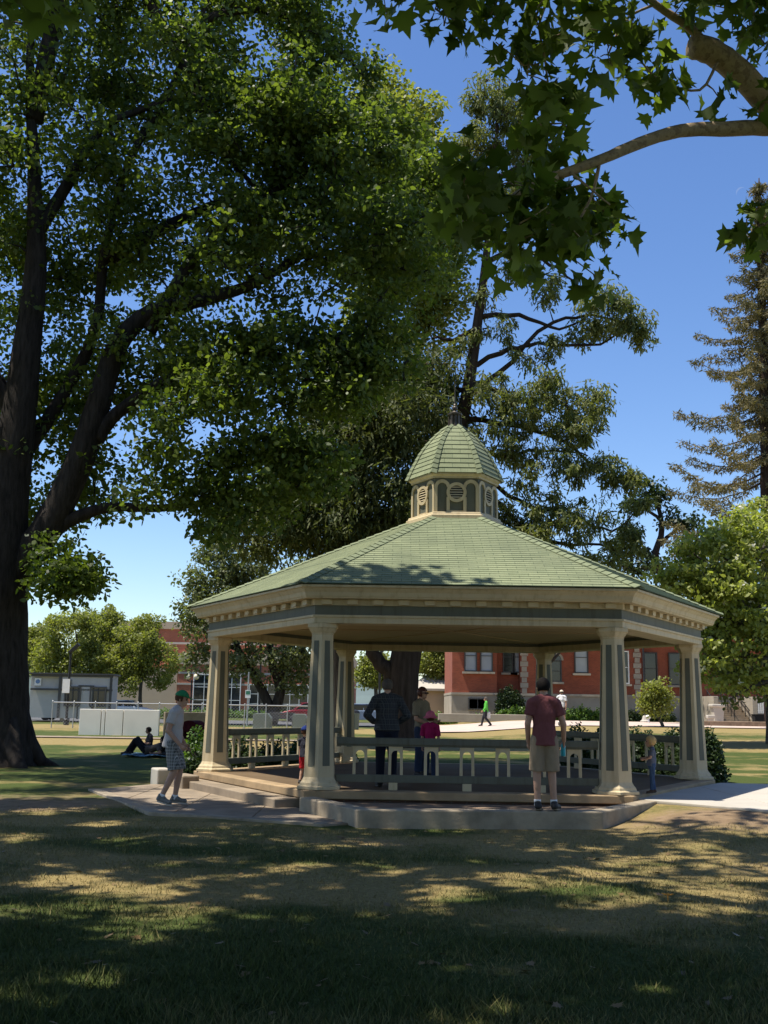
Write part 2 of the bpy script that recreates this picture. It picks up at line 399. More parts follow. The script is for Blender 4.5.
# entablature: beam, frieze, dentils, crown
b = MB(); ringprof(b, [(4.96, 2.90), (4.96, 3.03), (4.42, 3.03), (4.42, 2.90)]); b.build('beam', M['cream'], gaz, bevel=.008)
b = MB(); ringprof(b, [(4.99, 3.0), (4.99, 3.034), (4.955, 3.034), (4.955, 3.0)]); b.build('beam_lip', M['cream'], gaz)
b = MB(); ringprof(b, [(4.945, 3.034), (4.945, 3.19), (4.44, 3.19), (4.44, 3.034)]); b.build('frieze', M['sage'], gaz)
b = MB(); ringprof(b, [(4.975, 3.19), (4.975, 3.285), (4.5, 3.285), (4.5, 3.19)]); b.build('dentil_backing', M['cream'], gaz)
b = MB(); dm = MB(); dm.box((0, 0, 0), (.17, .085, .078)); dme = None
for k in range(6):
    p0, p1 = hx(4.98, k, 3.24), hx(4.98, k+1, 3.24); d = (p1-p0); L = d.length; d.normalize(); n = Vector((d.y, -d.x, 0)); rz = math.atan2(d.y, d.x)
    N = 12
    for i in range(N):
        c_ = p0+d*(L*(i+.5)/N)+n*.035
        if True:
            if dme is None: o_ = dm.build('dentil', M['cream'], gaz); dme = o_.data
            else: o_ = mesh_obj('dentil', dme, gaz)
            o_.location = c_; o_.rotation_euler = (0, 0, rz)
b = MB(); ringprof(b, [(5.02, 3.285), (5.19, 3.285), (5.20, 3.305), (5.215, 3.32), (5.235, 3.38), (5.29, 3.44), (5.33, 3.455), (5.33, 3.492), (4.9, 3.492), (4.9, 3.285)]); b.build('crown_moulding', M['cream'], gaz, bevel=.004)
b = MB(); b.prism(HEX(4.5), 3.1, 3.13); b.build('ceiling', M['ceil'], gaz)
b = MB()                                   # ceiling boards, six hips and battens
for k in range(6):
    b.box(hx(2.2, k, 3.093), (4.3, .06, .014), R_(60*k))
b.build('ceiling_batten', M['ceil'], gaz)
# shingled roof: real courses, each a thin step
def roof():
    b = MB(); uvs = []
    R0, Z0, R1, Z1 = 5.36, 3.505, .90, 5.29
    N = 36
    for k in range(6):
        for i in range(N):
            t0, t1 = i/N, (i+1)/N
            ra, rb = R0+(R1-R0)*t0, R0+(R1-R0)*t1; za, zb = Z0+(Z1-Z0)*t0, Z0+(Z1-Z0)*t1
            lift = .013
            a, c = hx(ra, k, za+lift), hx(ra, k+1, za+lift); d, e = hx(rb, k+1, zb+.004), hx(rb, k, zb+.004)
            b.face([a, c, d, e]); la = (c-a).length/2; lb = (d-e).length/2; sl = 4.72*t0/.98; sl2 = 4.72*t1/.98; o = k*7.31
            uvs += [(-la+o, sl), (la+o, sl), (lb+o, sl2), (-lb+o, sl2)]
            a2, c2 = hx(ra, k, za-.002), hx(ra, k+1, za-.002)
            b.face([a2, c2, c, a]); uvs += [(-la+o, sl), (la+o, sl), (la+o, sl+.004), (-la+o, sl+.004)]
    b.face([hx(R0, k, Z0-.002) for k in range(5, -1, -1)]); uvs += [(0, 0)]*6
    o = b.build('roof', M['shingle'], gaz); uvl = o.data.uv_layers.new(name='UVMap')
    uvl.data.foreach_set('uv', np.array(uvs, np.float32).ravel()); return o
rf = roof()
def hip_caps(b, pts, wds, k, ang, dr=.36):         # overlapping folded cap pieces going up one hip
    for (p, q), wd in zip(zip(pts[:-1], pts[1:]), wds):
        p, q = Vector(p), Vector(q); d = (q-p).normalized(); s = Vector((-math.sin(ang), math.cos(ang), 0)); n = s.cross(d)
        if n.z < 0: n = -n
        p = p-d*.02; drop = wd*dr
        A = [p-s*wd-n*drop+n*.034, p+n*.04, p+s*wd-n*drop+n*.034]; B = [q-s*wd-n*drop+n*.018, q+n*.024, q+s*wd-n*drop+n*.018]
        b.face([A[0], B[0], B[1], A[1]]); b.face([A[1], B[1], B[2], A[2]])
        Lo = [x-n*.016 for x in A]
        b.face([Lo[0], A[0], A[1], Lo[1]]); b.face([Lo[1], A[1], A[2], Lo[2]])
        b.face([Lo[2], A[2], B[2]]); b.face([Lo[0], B[0], A[0]])
b = MB()
for k in range(6):
    n = 27; pts = [hx(5.37+(.95-5.37)*i/n, k, 3.515+(5.28-3.515)*i/n) for i in range(n+1)]
    hip_caps(b, pts, [.10]*n, k, R_(60*k))
b.build('hip_cap', M['cap'], rf)
# cupola
cu = MB(); cu.lathe([(.99, 0), (.99, .13), (.955, .145), (.94, .19), (.905, .2)], (0, 0, 5.20), 6); cu.build('cupola_base', M['cream'], gaz, bevel=.005)
cw = MB(); cw.prism(HEX(.86), 5.1, 6.17); cw = cw.build('cupola_wall', M['sage'], gaz)
for k in range(6):
    slat = MB(); trim = MB(); hole = MB()
    a = R_(60*k+30); n = Vector((math.cos(a), math.sin(a), 0)); t = Vector((-n.y, n.x, 0)); o0 = n*(.86*.866)
    P = lambda x, z, d: o0+t*x+n*d+Vector((0, 0, z))
    zc, ro, ri = 5.80, .20, .138
    m = 28
    def annul(B, x, z, r0, r1, a0, a1, d0, d1, m):
        for i in range(m):
            q0, q1 = a0+(a1-a0)*i/m, a0+(a1-a0)*(i+1)/m
            c = lambda r, q, d: P(x+r*math.cos(q), z+r*math.sin(q), d)
            B.add([c(r0,q0,d0), c(r1,q0,d0), c(r1,q1,d0), c(r0,q1,d0), c(r0,q0,d1), c(r1,q0,d1), c(r1,q1,d1), c(r0,q1,d1)], [(4,5,6,7),(1,2,6,5),(3,0,4,7),(0,1,5,4),(2,3,7,6)])
    annul(trim, 0, zc, ri, ro, 0, 2*math.pi, .001, .036, m)
    hole.extr([P(ri*1.01*math.cos(q), zc+ri*1.01*math.sin(q), .002) for q in np.linspace(0, 2*math.pi, 24, endpoint=False)], n*.004)
    for i in range(5):
        z = zc-.10+.05*i; hw = math.sqrt(max(0, ri**2-(z-zc)**2))-.004
        slat.extr([P(-hw, z-.012, .032), P(hw, z-.012, .032), P(hw, z+.010, .012), P(-hw, z+.010, .012)], Vector((0, 0, .008)))
    def bar(x, z0, z1, wd, d=.03): trim.extr([P(x-wd, z0, .001), P(x+wd, z0, .001), P(x+wd, z1, .001), P(x-wd, z1, .001)], n*d)
    for s in (-1, 1):
        bar(s*.165, 5.40, zc-.10, .032, .028); bar(s*.41, 5.40, zc+.10, .030, .028)
        annul(trim, s*.285, zc+.10, .092, .158, 0, math.pi, .001, .028, 14)
    bar(0, 5.40, 5.435, .15, .02)
    trim.build('arch_trim', M['cream'], cw); hole.build('louvre_opening', M['black'], cw); slat.build('louvre', M['cream'], cw)
b = MB(); b.lathe([(.86, 6.09), (.90, 6.09), (.90, 6.12), (.95, 6.155), (.95, 6.19), (.86, 6.19)], (0, 0, 0), 6, cap=False); b.build('cupola_eave', M['cream'], gaz)
def dome():
    prof = [(0, 1.0), (.15, .925), (.32, .82), (.47, .725), (.6, .62), (.72, .50), (.82, .385), (.92, .25), (1, .12)]
    hh = np.linspace(0, 1, 12); rr = np.interp(hh, [p[0] for p in prof], [p[1] for p in prof]); R0, Z0, H = .975, 6.19, 1.17
    b = MB(); uvs = []
    for k in range(6):
        for i in range(11):
            ra, rb, za, zb = R0*rr[i], R0*rr[i+1], Z0+H*hh[i], Z0+H*hh[i+1]
            a, c, d, e = hx(ra+.016, k, za), hx(ra+.016, k+1, za), hx(rb+.002, k+1, zb), hx(rb+.002, k, zb)
            b.face([a, c, d, e]); o = k*3.3; y0 = i*.145; uvs += [(o-ra/2, y0), (o+ra/2, y0), (o+rb/2, y0+.145), (o-rb/2, y0+.145)]
            a2, c2 = hx(ra-.004, k, za), hx(ra-.004, k+1, za); b.face([a2, c2, c, a]); uvs += [(o-ra/2, y0), (o+ra/2, y0), (o+ra/2, y0+.004), (o-ra/2, y0+.004)]
    b.face([hx(R0, k, Z0-.002) for k in range(5, -1, -1)]); uvs += [(0, 0)]*6
    o = b.build('dome', M['shingle'], gaz); o.data.uv_layers.new(name='UVMap').data.foreach_set('uv', np.array(uvs, np.float32).ravel())
    b = MB()
    for k in range(6):
        hip_caps(b, [hx(R0*rr[i]+.012, k, Z0+H*hh[i]) for i in range(12)], list(np.linspace(.095, .05, 11)), k, R_(60*k), .62)
    b.build('hip_cap', M['cap'], o)
dome()
b = MB(); b.lathe([(.15, 7.33), (.15, 7.36), (.115, 7.37), (.11, 7.58), (.15, 7.59), (.155, 7.62), (.06, 7.66), (.035, 7.69)], (0, 0, 0), 12)
for k in range(6): b.tube([hx(.125, k, 7.36), hx(.125, k, 7.59)], .014, 6)
b.ball((0, 0, 7.74), .06, 8); b.lathe([(.02, 7.79), (.035, 7.81), (.012, 7.84), (.008, 8.25), (.001, 8.36)], (0, 0, 0), 8)
b.build('finial', M['lead'], gaz, smooth=False)
# railings on three sides: front, back left, back right
def railing(k):
    p0, p1 = hx(4.70, k, DZ), hx(4.70, k+1, DZ); d = (p1-p0); L = d.length; d.normalize(); rz = math.atan2(d.y, d.x)
    e = .27; mid = (p0+p1)/2; Lr = L-2*e
    rt = MB(); rt.bb(mid+Vector((0, 0, .755)), (Lr, .13, .11), .012, rz); rt.box(mid+Vector((0, 0, .69)), (Lr-.004, .075, .03), rz)
    rail = rt.build('railing', M['sage'], gaz)
    lo = MB(); lo.bb(mid+Vector((0, 0, .175)), (Lr+.02, .09, .12), .01, rz); lo.build('bottom_rail', M['sage'], rail)
    for f in (.25, .5, .75): st = MB(); st.box(p0+d*(L*f)+Vector((0, 0, .058)), (.14, .08, .114), rz); st.build('rail_block', M['cream'], rail)
    n = 7
    for i in range(n):
        c = p0+d*(.36+(L-.72)*(i+.5)/n)
        b = MB(); W, Hh = .24, .44; z0 = .236; r = .072
        # plate with an arched opening, splayed foot
        out = [(-.118, 0), (-.070, 0), (-.070, .30)]+[(-.070*math.cos(q), .30+.070*math.sin(q)*1.1) for q in np.linspace(0, math.pi, 9)[1:-1]]+[(.070, .30), (.070, 0), (.118, 0), (.112, Hh), (-.112, Hh)]
        nrm = Vector((d.y, -d.x, 0))
        b.extr([c+d*x+Vector((0, 0, z0+z))-nrm*.02 for x, z in out], nrm*.04)
        b.build('baluster', M['cream'], rail)
for k in (4, 2, 0): railing(k)
# steps on the front-left side
def side_pt(k, u, off, z):                  # u along side k from corner k to k+1 (0..1), off metres outwards
    p0, p1 = hx(5.06, k, z), hx(5.06, k+1, z); d = p1-p0; n = Vector((d.y, -d.x, 0)).normalized(); return p0+d*u+n*off
def gw(p): return gaz.matrix_basis @ p
b = MB(); st0 = [side_pt(3, .02, .0, 0), side_pt(3, .97, .0, 0), side_pt(3, .97, .46, 0), side_pt(3, .02, .46, 0)]
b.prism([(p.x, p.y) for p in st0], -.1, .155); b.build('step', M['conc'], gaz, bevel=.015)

# planter kerb in front of the gazebo with soil behind it
def ribbon(pts, half):
    L, Rr = [], []
    for i, p in enumerate(pts):
        p = Vector(p); t0 = (p-Vector(pts[i-1])).normalized() if i else None; t1 = (Vector(pts[i+1])-p).normalized() if i < len(pts)-1 else None
        ns = [Vector((-t.y, t.x)) for t in (t0, t1) if t]; n = sum(ns, Vector((0, 0))).normalized(); k = half/max(.5, n.dot(ns[0])); L.append(p+n*k); Rr.append(p-n*k)
    return L+Rr[::-1]
KP = [(-1.10, 16.62), (-.22, 14.86), (2.98, 15.10), (4.35, 17.2)]
b = MB(); b.prism([tuple(p) for p in ribbon(KP, .13)], -.15, .225)
ko = b.build('planter_kerb', M['kerb'], bevel=.02); tag(ko, 'low weathered concrete kerb wall enclosing the dirt bed before the gazebo', 'kerb')
b = MB(); P4 = [(-.98, 16.65), (-.15, 14.99), (2.9, 15.22), (4.2, 17.1), (3.85, 17.25), (-.9, 17.05)]
b.prism(P4, -.1, .12); tag(b.build('soil', M['soil'], bevel=.02), kind='structure')
# paved paths beside the gazebo
def clipx(poly, a, c):
    for lim, sgn in ((a, 1), (c, -1)):
        out = []
        for i in range(len(poly)):
            p, q = poly[i], poly[(i+1) % len(poly)]; ip, iq = sgn*(p[0]-lim) >= 0, sgn*(q[0]-lim) >= 0
            if ip: out.append(p)
            if ip != iq: f_ = (lim-p[0])/(q[0]-p[0]); out.append((lim, p[1]+(q[1]-p[1])*f_))
        poly = out
        if not poly: return []
    return poly
def slabs(name, poly, cuts, z0, z1, m, bev):
    b = MB()
    for a, c in zip(cuts[:-1], cuts[1:]):
        q = clipx(poly, a+.006, c-.006)
        if len(q) > 2: b.prism(q, z0, z1)
    b.prism(poly, z0-.02, z1-.02); tag(b.build(name, m, bevel=bev), kind='structure')
PL = [(-5.25, 19.9), (-3.25, 15.95), (-.75, 14.75), (-.42, 14.98), (-1.2, 16.9), (-3.45, 20.95), (-4.45, 21.45)]
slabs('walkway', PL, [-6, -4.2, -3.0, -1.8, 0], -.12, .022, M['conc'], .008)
#b.build('walkway', M['conc'], bevel=.01), kind='structure')
b = MB(); b.prism([tuple(p) for p in ribbon([(-5.22, 19.95), (-3.28, 16.02), (-.72, 14.80)], .10)], -.1, .034); tag(b.build('walkway_edge', M['kerb'], bevel=.008), kind='structure')
PR = [(3.95, 17.2), (5.6, 15.35), (20, 13.2), (20, 17.5), (7.7, 21.0), (6.62, 21.2)]
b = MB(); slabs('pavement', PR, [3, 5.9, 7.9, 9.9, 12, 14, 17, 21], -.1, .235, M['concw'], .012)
#, M['concw'], bevel=.012), kind='structure')
b = MB(); b.bb((-4.36, 21.75, .11), (.30, .55, .40), .03, .45); tag(b.build('kerb_block', M['concw']), 'pale concrete kerb block standing behind the walking man', 'kerb block')
b = MB(); b.bb((-3.72, 20.75, .09), (.34, .7, .34), .03, .55); tag(b.build('kerb_block', M['conc']), 'grey sloped concrete cheek block at the end of the gazebo step', 'kerb block')
# ------------------------------------------------------------------ foliage
STAR = np.array([(0,0),(.16,.10),(.46,.02),(.34,.22),(.52,.42),(.27,.46),(.30,.62),(.14,.62),(0,1.0),(-.14,.62),(-.30,.62),(-.27,.46),(-.52,.42),(-.34,.22),(-.46,.02),(-.16,.10)])
OVAL = np.array([(0,0),(.30,.35),(.22,.72),(0,1),(-.22,.72),(-.30,.35)])
DIAM = np.array([(0,0),(.34,.45),(0,1),(-.34,.45)])
LONG = np.array([(0,0),(.13,.3),(0,1),(-.13,.3)])
SPRAY = np.array([1, 1])*np.array([(0,0),(.16,.18),(.30,.42),(.13,.46),(.20,.78),(0,1),(-.20,.70),(-.12,.44),(-.27,.36),(-.14,.15)])
def leaves(name, cen, rad, per, size, shape, m, parent, up=.9, droop=.25, shell=.5, tone=(.0, 1.), fold=0, hang=None, svar=.35, cull=None):
    cen = np.asarray(cen, float); rad = np.asarray(rad, float)
    if rad.ndim == 1: rad = np.repeat(rad[:, None], 3, 1)
    n = len(cen); idx = np.repeat(np.arange(n), per); N = len(idx)
    d = rng.normal(size=(N, 3)); d /= np.linalg.norm(d, axis=1)[:, None]
    r = rng.random(N)**(1/3.)*(1-shell)+shell*rng.random(N)**.4
    P = cen[idx]+d*r[:, None]*rad[idx]
    if cull is not None:
        kq = cull(P); P = P[kq]; d = d[kq]; idx = idx[kq]; N = len(P)
    nm = rng.normal(size=(N, 3)); nm /= np.linalg.norm(nm, axis=1)[:, None]; nm = nm+np.array([0, 0, up])+d*.35; nm /= np.linalg.norm(nm, axis=1)[:, None]
    if hang is not None: t = rng.normal(size=(N, 3))*hang[0]+np.array([0, 0, -1.])*hang[1]+d*hang[2]
    else: t = rng.normal(size=(N, 3))+d*.5+np.array([0, 0, -droop*2])
    t -= nm*(t*nm).sum(1)[:, None]; t /= np.linalg.norm(t, axis=1)[:, None]
    u = np.cross(nm, t); s = size*(1+svar*(rng.random(N)*2-1))
    K = len(shape); sx = shape[:, 0]; sy = shape[:, 1]
    V = P[:, None, :]+(u[:, None, :]*sx[None, :, None]+t[:, None, :]*sy[None, :, None])*s[:, None, None]
    if fold: V += nm[:, None, :]*(np.abs(sx)[None, :, None]*fold - (sy**2)[None, :, None]*fold*.5)*s[:, None, None]
    ct = rng.random(n); tn = np.clip(tone[0]+(tone[1]-tone[0])*(.5*ct[idx]+.5*rng.random(N)), 0, 1)
    return np_mesh(name, V.reshape(-1, 3), K, N, m, parent, {'tone': tn})
def lobe(u, v, D, rpx, n, deep=1.0, flat=1.0, inner=.35):
    c = np.array(at(u, v, D)); r = rpx*D/F
    d = rng.normal(size=(n, 3)); d /= np.linalg.norm(d, axis=1)[:, None]
    rr = inner+(1-inner)*rng.random(n)**.6
    return c+d*rr[:, None]*r*np.array([1, deep, flat])
def smooth_path(pts, k=4):
    pts = [Vector(p) for p in pts]; out = []
    for i in range(len(pts)-1):
        p0, p1, p2, p3 = pts[max(i-1, 0)], pts[i], pts[i+1], pts[min(i+2, len(pts)-1)]
        for j in range(k):
            t = j/k; out.append(.5*((2*p1)+(p2-p0)*t+(2*p0-5*p1+4*p2-p3)*t*t+(3*p1-p0-3*p2+p3)*t**3))
    return out+[pts[-1]]
def limb(b, nodes, pts, r0, r1, n=8, wob=.12, power=1.0, jit=.0):
    P = smooth_path(pts, 4); m = len(P)
    P = [p+Vector(rng.normal(size=3))*jit*(0 if i in (0,) else 1) for i, p in enumerate(P)]
    rs = [r0+(r1-r0)*(i/(m-1))**power for i in range(m)]
    b.tube(P, rs, n, True, None, wob)
    for p, r in zip(P, rs): nodes.append((p, r))
def twigs(b, nodes, cen, r0=.05, r1=.012, n=4, maxr=None, sag=.12, frac=1.0):
    pos = np.array([tuple(p) for p, r in nodes]); rad = np.array([r for p, r in nodes])
    order = np.argsort([np.min(np.linalg.norm(pos-c, axis=1)) for c in cen])
    newp = []
    for i in order:
        c = cen[i]
        if rng.random() > frac: continue
        allp = pos if not newp else np.vstack([pos, np.array(newp)])
        dd = np.linalg.norm(allp-c, axis=1)+np.maximum(0, allp[:, 2]-c[2])*.5
        j = int(np.argmin(dd)); p = Vector(allp[j]); q = Vector(c); L = (q-p).length
        if L < .05: continue
        mid = (p+q)/2+Vector(rng.normal(size=3))*L*.08+Vector((0, 0, L*sag))
        a = min(rad[j]*.7 if j < len(rad) else r0*.6, r0*(.6+.12*L))
        b.tube([p, mid, q], [max(a, r1), max(a*.6, r1), r1], n, False)
        newp.append(tuple(mid)); newp.append(c)
def finish(root, b, bark, crown_kwargs):
    b.build('trunk', bark, root, smooth=True)
LM = {}
LM['plane'] = leaf_mat('plane_leaf', (.055, .088, .018), (.20, .26, .05), .55)
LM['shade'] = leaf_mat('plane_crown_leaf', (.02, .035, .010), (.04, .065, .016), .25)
LM['big'] = leaf_mat('broad_leaf', (.034, .064, .013), (.19, .235, .045), .52)
LM['sun'] = leaf_mat('light_leaf', (.15, .17, .038), (.30, .31, .08), .48)
LM['mag'] = leaf_mat('bright_leaf', (.19, .23, .05), (.43, .44, .13), .48)
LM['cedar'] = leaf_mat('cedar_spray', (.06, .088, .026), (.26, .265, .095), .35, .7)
LM['cedard'] = leaf_mat('cedar_shade_spray', (.03, .05, .016), (.15, .16, .055), .32, .7)  # darker copy for the shaded clumps, the shade put into the colour
LM['spruce'] = leaf_mat('spruce_needle', (.075, .078, .036), (.26, .205, .10), .2, .8)
LM['olive'] = leaf_mat('grey_leaf', (.07, .09, .034), (.20, .215, .085), .4)
LM['shrub'] = leaf_mat('shrub_leaf', (.06, .12, .018), (.15, .24, .04), .35)
LM['hedge'] = leaf_mat('hedge_leaf', (.018, .034, .010), (.055, .085, .024), .25)
LM['flower'] = leaf_mat('blossom', (.55, .52, .42), (.75, .72, .62), .3)
LM['dry'] = leaf_mat('dry_leaf', (.10, .065, .03), (.24, .15, .05), .1)
BK = dict(dark=bark_mat('dark_bark', (.016, .013, .011), (.06, .05, .042)), cedar=bark_mat('red_bark', (.028, .018, .013), (.085, .058, .043), 7, .9), grey=bark_mat('grey_bark', (.05, .045, .038), (.13, .115, .095)), plane=mottled_bark())

sx, sy = -TO_SUN.x/TO_SUN.z, -TO_SUN.y/TO_SUN.z
def roof_clear(c, z0=4.4):                # leave out clumps whose shadow would fall on the upper roof, which is sunlit in the photograph
    tx = c[:, 0]+sx*(c[:, 2]-z0); ty = c[:, 1]+sy*(c[:, 2]-z0)
    return c[~((np.hypot(tx-GX, ty-GY) < 5.4) & (ty > 17.5) & (tx > GX-3.4))]
# the big tree at the left
YB = 27.3; q = lambda u, v, D=YB: at(u, v, D)
big = empty('shade_tree', tuple(g3(-9.75, 27.7)), 0, 'huge dark green shade tree with forked trunk filling the left side of the park', 'tree')
big.location = (0, 0, 0)
b = MB(); nd = []
base = [q(-4, 768), q(-3, 752), q(-3, 735), q(-4, 690), q(-5, 640), q(-5, 590), q(-2, 540), q(8, 480), q(18, 420), q(28, 340), q(36, 260), q(34, 170), q(30, 60), q(40, -80), q(60, -200)]
P = smooth_path(base, 4); rs = np.interp(np.arange(len(P))/4., range(len(base)), [1.12, .95, .84, .80, .79, .84, .76, .56, .46, .36, .28, .18, .11, .08, .05])
b.tube(P, list(rs), 18, True, None, .07)
for p, r in zip(P, rs):
    if p.z > 4: nd.append((p, r))
for a in np.linspace(0, 2*math.pi, 9)[:-1]:  # root flare
    c = Vector((q(-4, 760).x, YB, .0)); d = Vector((math.cos(a), math.sin(a), 0))
    b.tube([c+d*1.75+Vector((0, 0, -.15)), c+d*1.15+Vector((0, 0, .05)), c+d*.72+Vector((0, 0, .55)), c+d*.5+Vector((0, 0, 1.4))], [.06, .2, .28, .2], 8, True, None, .2)
def LB(pts, r0, r1, **k): limb(b, nd, pts, r0, r1, **k)
LB([q(2, 600), q(24, 562), q(52, 520), q(80, 460), q(98, 405), q(118, 345), q(150, 313), q(195, 302), q(250, 285, 27.6), q(310, 250, 27.6)], .50, .10, n=10)
LB([q(97, 440), q(112, 418), q(145, 393), q(190, 368), q(240, 352, 27.6), q(300, 360, 27.6), q(350, 380, 27.6)], .22, .05)
LB([q(38, 555), q(58, 528), q(80, 516), q(112, 507), q(160, 508, 27.6), q(215, 500, 27.6), q(260, 480, 27.6)], .24, .04)
LB([q(14, 470), q(60, 400, 28), q(95, 330, 28), q(105, 250, 28), q(130, 160, 28), q(170, 90, 28), q(200, 20, 28), q(230, -60, 28)], .2, .05)
LB([q(33, 240), q(70, 180, 27.6), q(100, 130, 27.6), q(140, 110, 27.6), q(200, 90, 27.6)], .2, .05)
LB([q(105, 260, 28), q(160, 230, 29), q(230, 200, 30), q(310, 190, 31), q(390, 190, 32)], .22, .06)
LB([q(150, 330), q(200, 250, 27.6), q(260, 200, 27.6), q(330, 160, 27.6)], .2, .05)
LB([q(34, 120), q(70, -40, 27), q(105, -70, 27), q(150, 5, 27.6), q(195, 82, 27.6), q(230, 158, 27.6), q(275, 205, 27.6)], .26, .05, n=10)
LB([q(20, 420), q(-40, 330), q(-90, 250), q(-120, 150)], .3, .08)
LB([q(200, 20, 28), q(260, 10, 29), q(330, 40, 30), q(390, 110, 31)], .14, .04)
LB([q(390, 190, 32), q(430, 160, 33), q(450, 200, 33)], .08, .03)
LB([q(10, 520), q(30, 545, 27.6), q(55, 560, 27.6), q(80, 580, 27.6)], .09, .02)
L = []
for (u, v, D, r, n) in [(40,50,28,120,60),(150,60,29,110,60),(260,60,30,95,50),(330,70,30,62,32),(375,150,31,60,34),(415,190,33,50,30),(440,240,33,36,18),(60,190,28,115,55),(180,190,28,115,60),
        (290,200,29,100,55),(385,270,31,62,34),(250,300,27,95,50),(330,330,26,75,40),(380,350,27,50,22),(120,320,29,110,50),(30,330,30,100,40),(240,390,25.5,75,40),(310,420,25.5,58,26),(180,440,25.5,62,24),(250,470,25.5,52,22),(215,505,25.5,36,10),
        (300,470,26,36,12),(100,440,29,80,26),(40,470,29,70,24),(60,570,25,32,10),(100,545,26,22,5),(72,575,26.4,26,9),(-60,200,28,130,45),(-60,400,28,100,30),(350,380,25.5,45,16),(160,505,25.5,40,10),
        (100,-90,27,130,50),(230,-80,28,110,42),(0,-150,27,120,30),(310,-15,30,52,20)]:
    L.append(lobe(u, v, max(D, 26.4), r, int(n*1.25)))
for (u, v, r, n) in [(190,60,60,14),(250,120,70,20),(300,180,80,26),(350,210,70,24),(400,250,50,16),(300,110,60,16),(360,150,50,14)]: L.append(lobe(u, v, 27.0, r, int(n*1.4), 1.3))
cen = np.vstack(L)
def keep(c, rule):
    o = []
    for p in c:
        k = uv_of(p)
        if k is None or rule(*k): o.append(p)
    return np.array(o)
# the photograph shows sky in these places: no leaves there
gaps = [(205, 432, 24), (190, 425, 14), (330, 12, 14), (150, 560, 62), (195, 585, 50), (430, 60, 55), (400, 20, 45), (455, 120, 22), (300, 300, 12), (150, 405, 13), (60, 118, 9), (70, 420, 9), (185, 470, 14), (140, 475, 10), (235, 430, 12), (130, 118, 9), (245, 20, 8)]
ov = []
while len(ov) < 340:                        # unseen part of its crown above the picture, added to shade the lawn
    z_ = rng.uniform(15, 23); gx_ = rng.uniform(-14, -4.5); gy_ = rng.uniform(19, 33); x_ = gx_+TO_SUN.x/TO_SUN.z*z_; y_ = gy_+TO_SUN.y/TO_SUN.z*z_
    k_ = uv_of((x_, y_, z_))
    if k_ is not None and k_[1] > -45 and k_[0] > -60: continue
    if vnoise(np.array([gx_*.5+7.]), np.array([gy_*.7+3.]), 33)[0] < .36: continue
    tx_ = x_+sx*(z_-4.2); ty_ = y_+sy*(z_-4.2)
    if (tx_-GX)**2+(ty_-GY)**2 < 30: continue
    ov.append((x_, y_, z_))
cen = np.vstack([cen, np.array(ov)])
cen = keep(cen, lambda u, v: all((u-a)**2+(v-c)**2 > r*r for a, c, r in gaps))
cen = roof_clear(cen, 5.0); twigs(b, nd, cen, .06, .012)
b.build('trunk', BK['dark'], big, smooth=True)
leaves('crown', cen, rng.uniform(.45, .95, len(cen))[:, None]*np.array([1, 1, .65]), 125, .15, OVAL, LM['big'], big, up=.55, shell=.05, tone=(0, 1), svar=.5)

# a lighter tree behind it, in full sun along the right edge of the crown
b = MB(); nd = []
sun_t = empty('broadleaf_tree', (0, 0, 0), 0, 'sunlit yellow green broadleaf tree rising between the dark shade tree and the cedar', 'tree')
T = [g3(-1.6, 47, -.3), at(340, 600, 46), at(345, 480, 45), at(362, 380, 44), at(380, 300, 44), at(392, 220, 43), at(400, 140, 43)]
limb(b, nd, T, .5, .08, 10)
limb(b, nd, [at(345, 480, 45), at(400, 400, 44), at(430, 320, 43), at(448, 250, 42)], .2, .04)
limb(b, nd, [at(380, 300, 44), at(420, 240, 43), at(445, 190, 42), at(430, 130, 42)], .16, .04)
cen = np.vstack([lobe(u, v, D, r, n) for (u, v, D, r, n) in [(405,120,42,38,34),(425,175,42,44,44),(440,235,42,38,36),(445,290,42,28,22),(385,90,42,32,24),(395,200,43,60,50),(400,290,43,60,50),(380,360,43,50,36),(430,330,43,26,16)]])
cen = keep(cen, lambda u, v: u < 474 and (u-345)*1.0 < (v-20)*1.0+10)
twigs(b, nd, cen, .06, .014); b.build('trunk', BK['dark'], sun_t, smooth=True)
leaves('crown', cen, rng.uniform(.5, .95, len(cen)), 75, .20, OVAL, LM['sun'], sun_t, up=.8, tone=(0, 1))

# the tall cedar behind the gazebo
YC = 41
b = MB(); nd = []
ced = empty('cedar_tree', (0, 0, 0), 0, 'tall leaning cedar with sparse drooping sprays and bare limbs behind the cupola', 'tree')
c = lambda u, v, D=YC: at(u, v, D)
tp = [c(398, 758), c(398, 742), c(400, 720), c(402, 690), c(406, 655), c(422, 570), c(448, 480), c(466, 400), c(478, 320), c(487, 250), c(493, 180), c(498, 110), c(500, 70)]
P = smooth_path(tp, 3); rs = np.interp(np.arange(len(P))/3., range(len(tp)), [1.0, .78, .66, .63, .58, .44, .34, .26, .20, .15, .10, .06, .02])
b.tube(P, list(rs), 12, True, None, .08)
for p, r in zip(P, rs):
    if p.z > 7: nd.append((p, r))
CL = lambda pts, r0, r1, **k: limb(b, nd, [c(*p) for p in pts], r0, r1, jit=.05, **k)
CL([(401, 694), (390, 672), (374, 652), (360, 610), (350, 560), (345, 500), (350, 440)], .34, .10, n=10)
CL([(350, 540), (310, 510), (280, 490), (250, 500)], .14, .04); CL([(345, 500), (380, 450), (410, 420)], .12, .04)
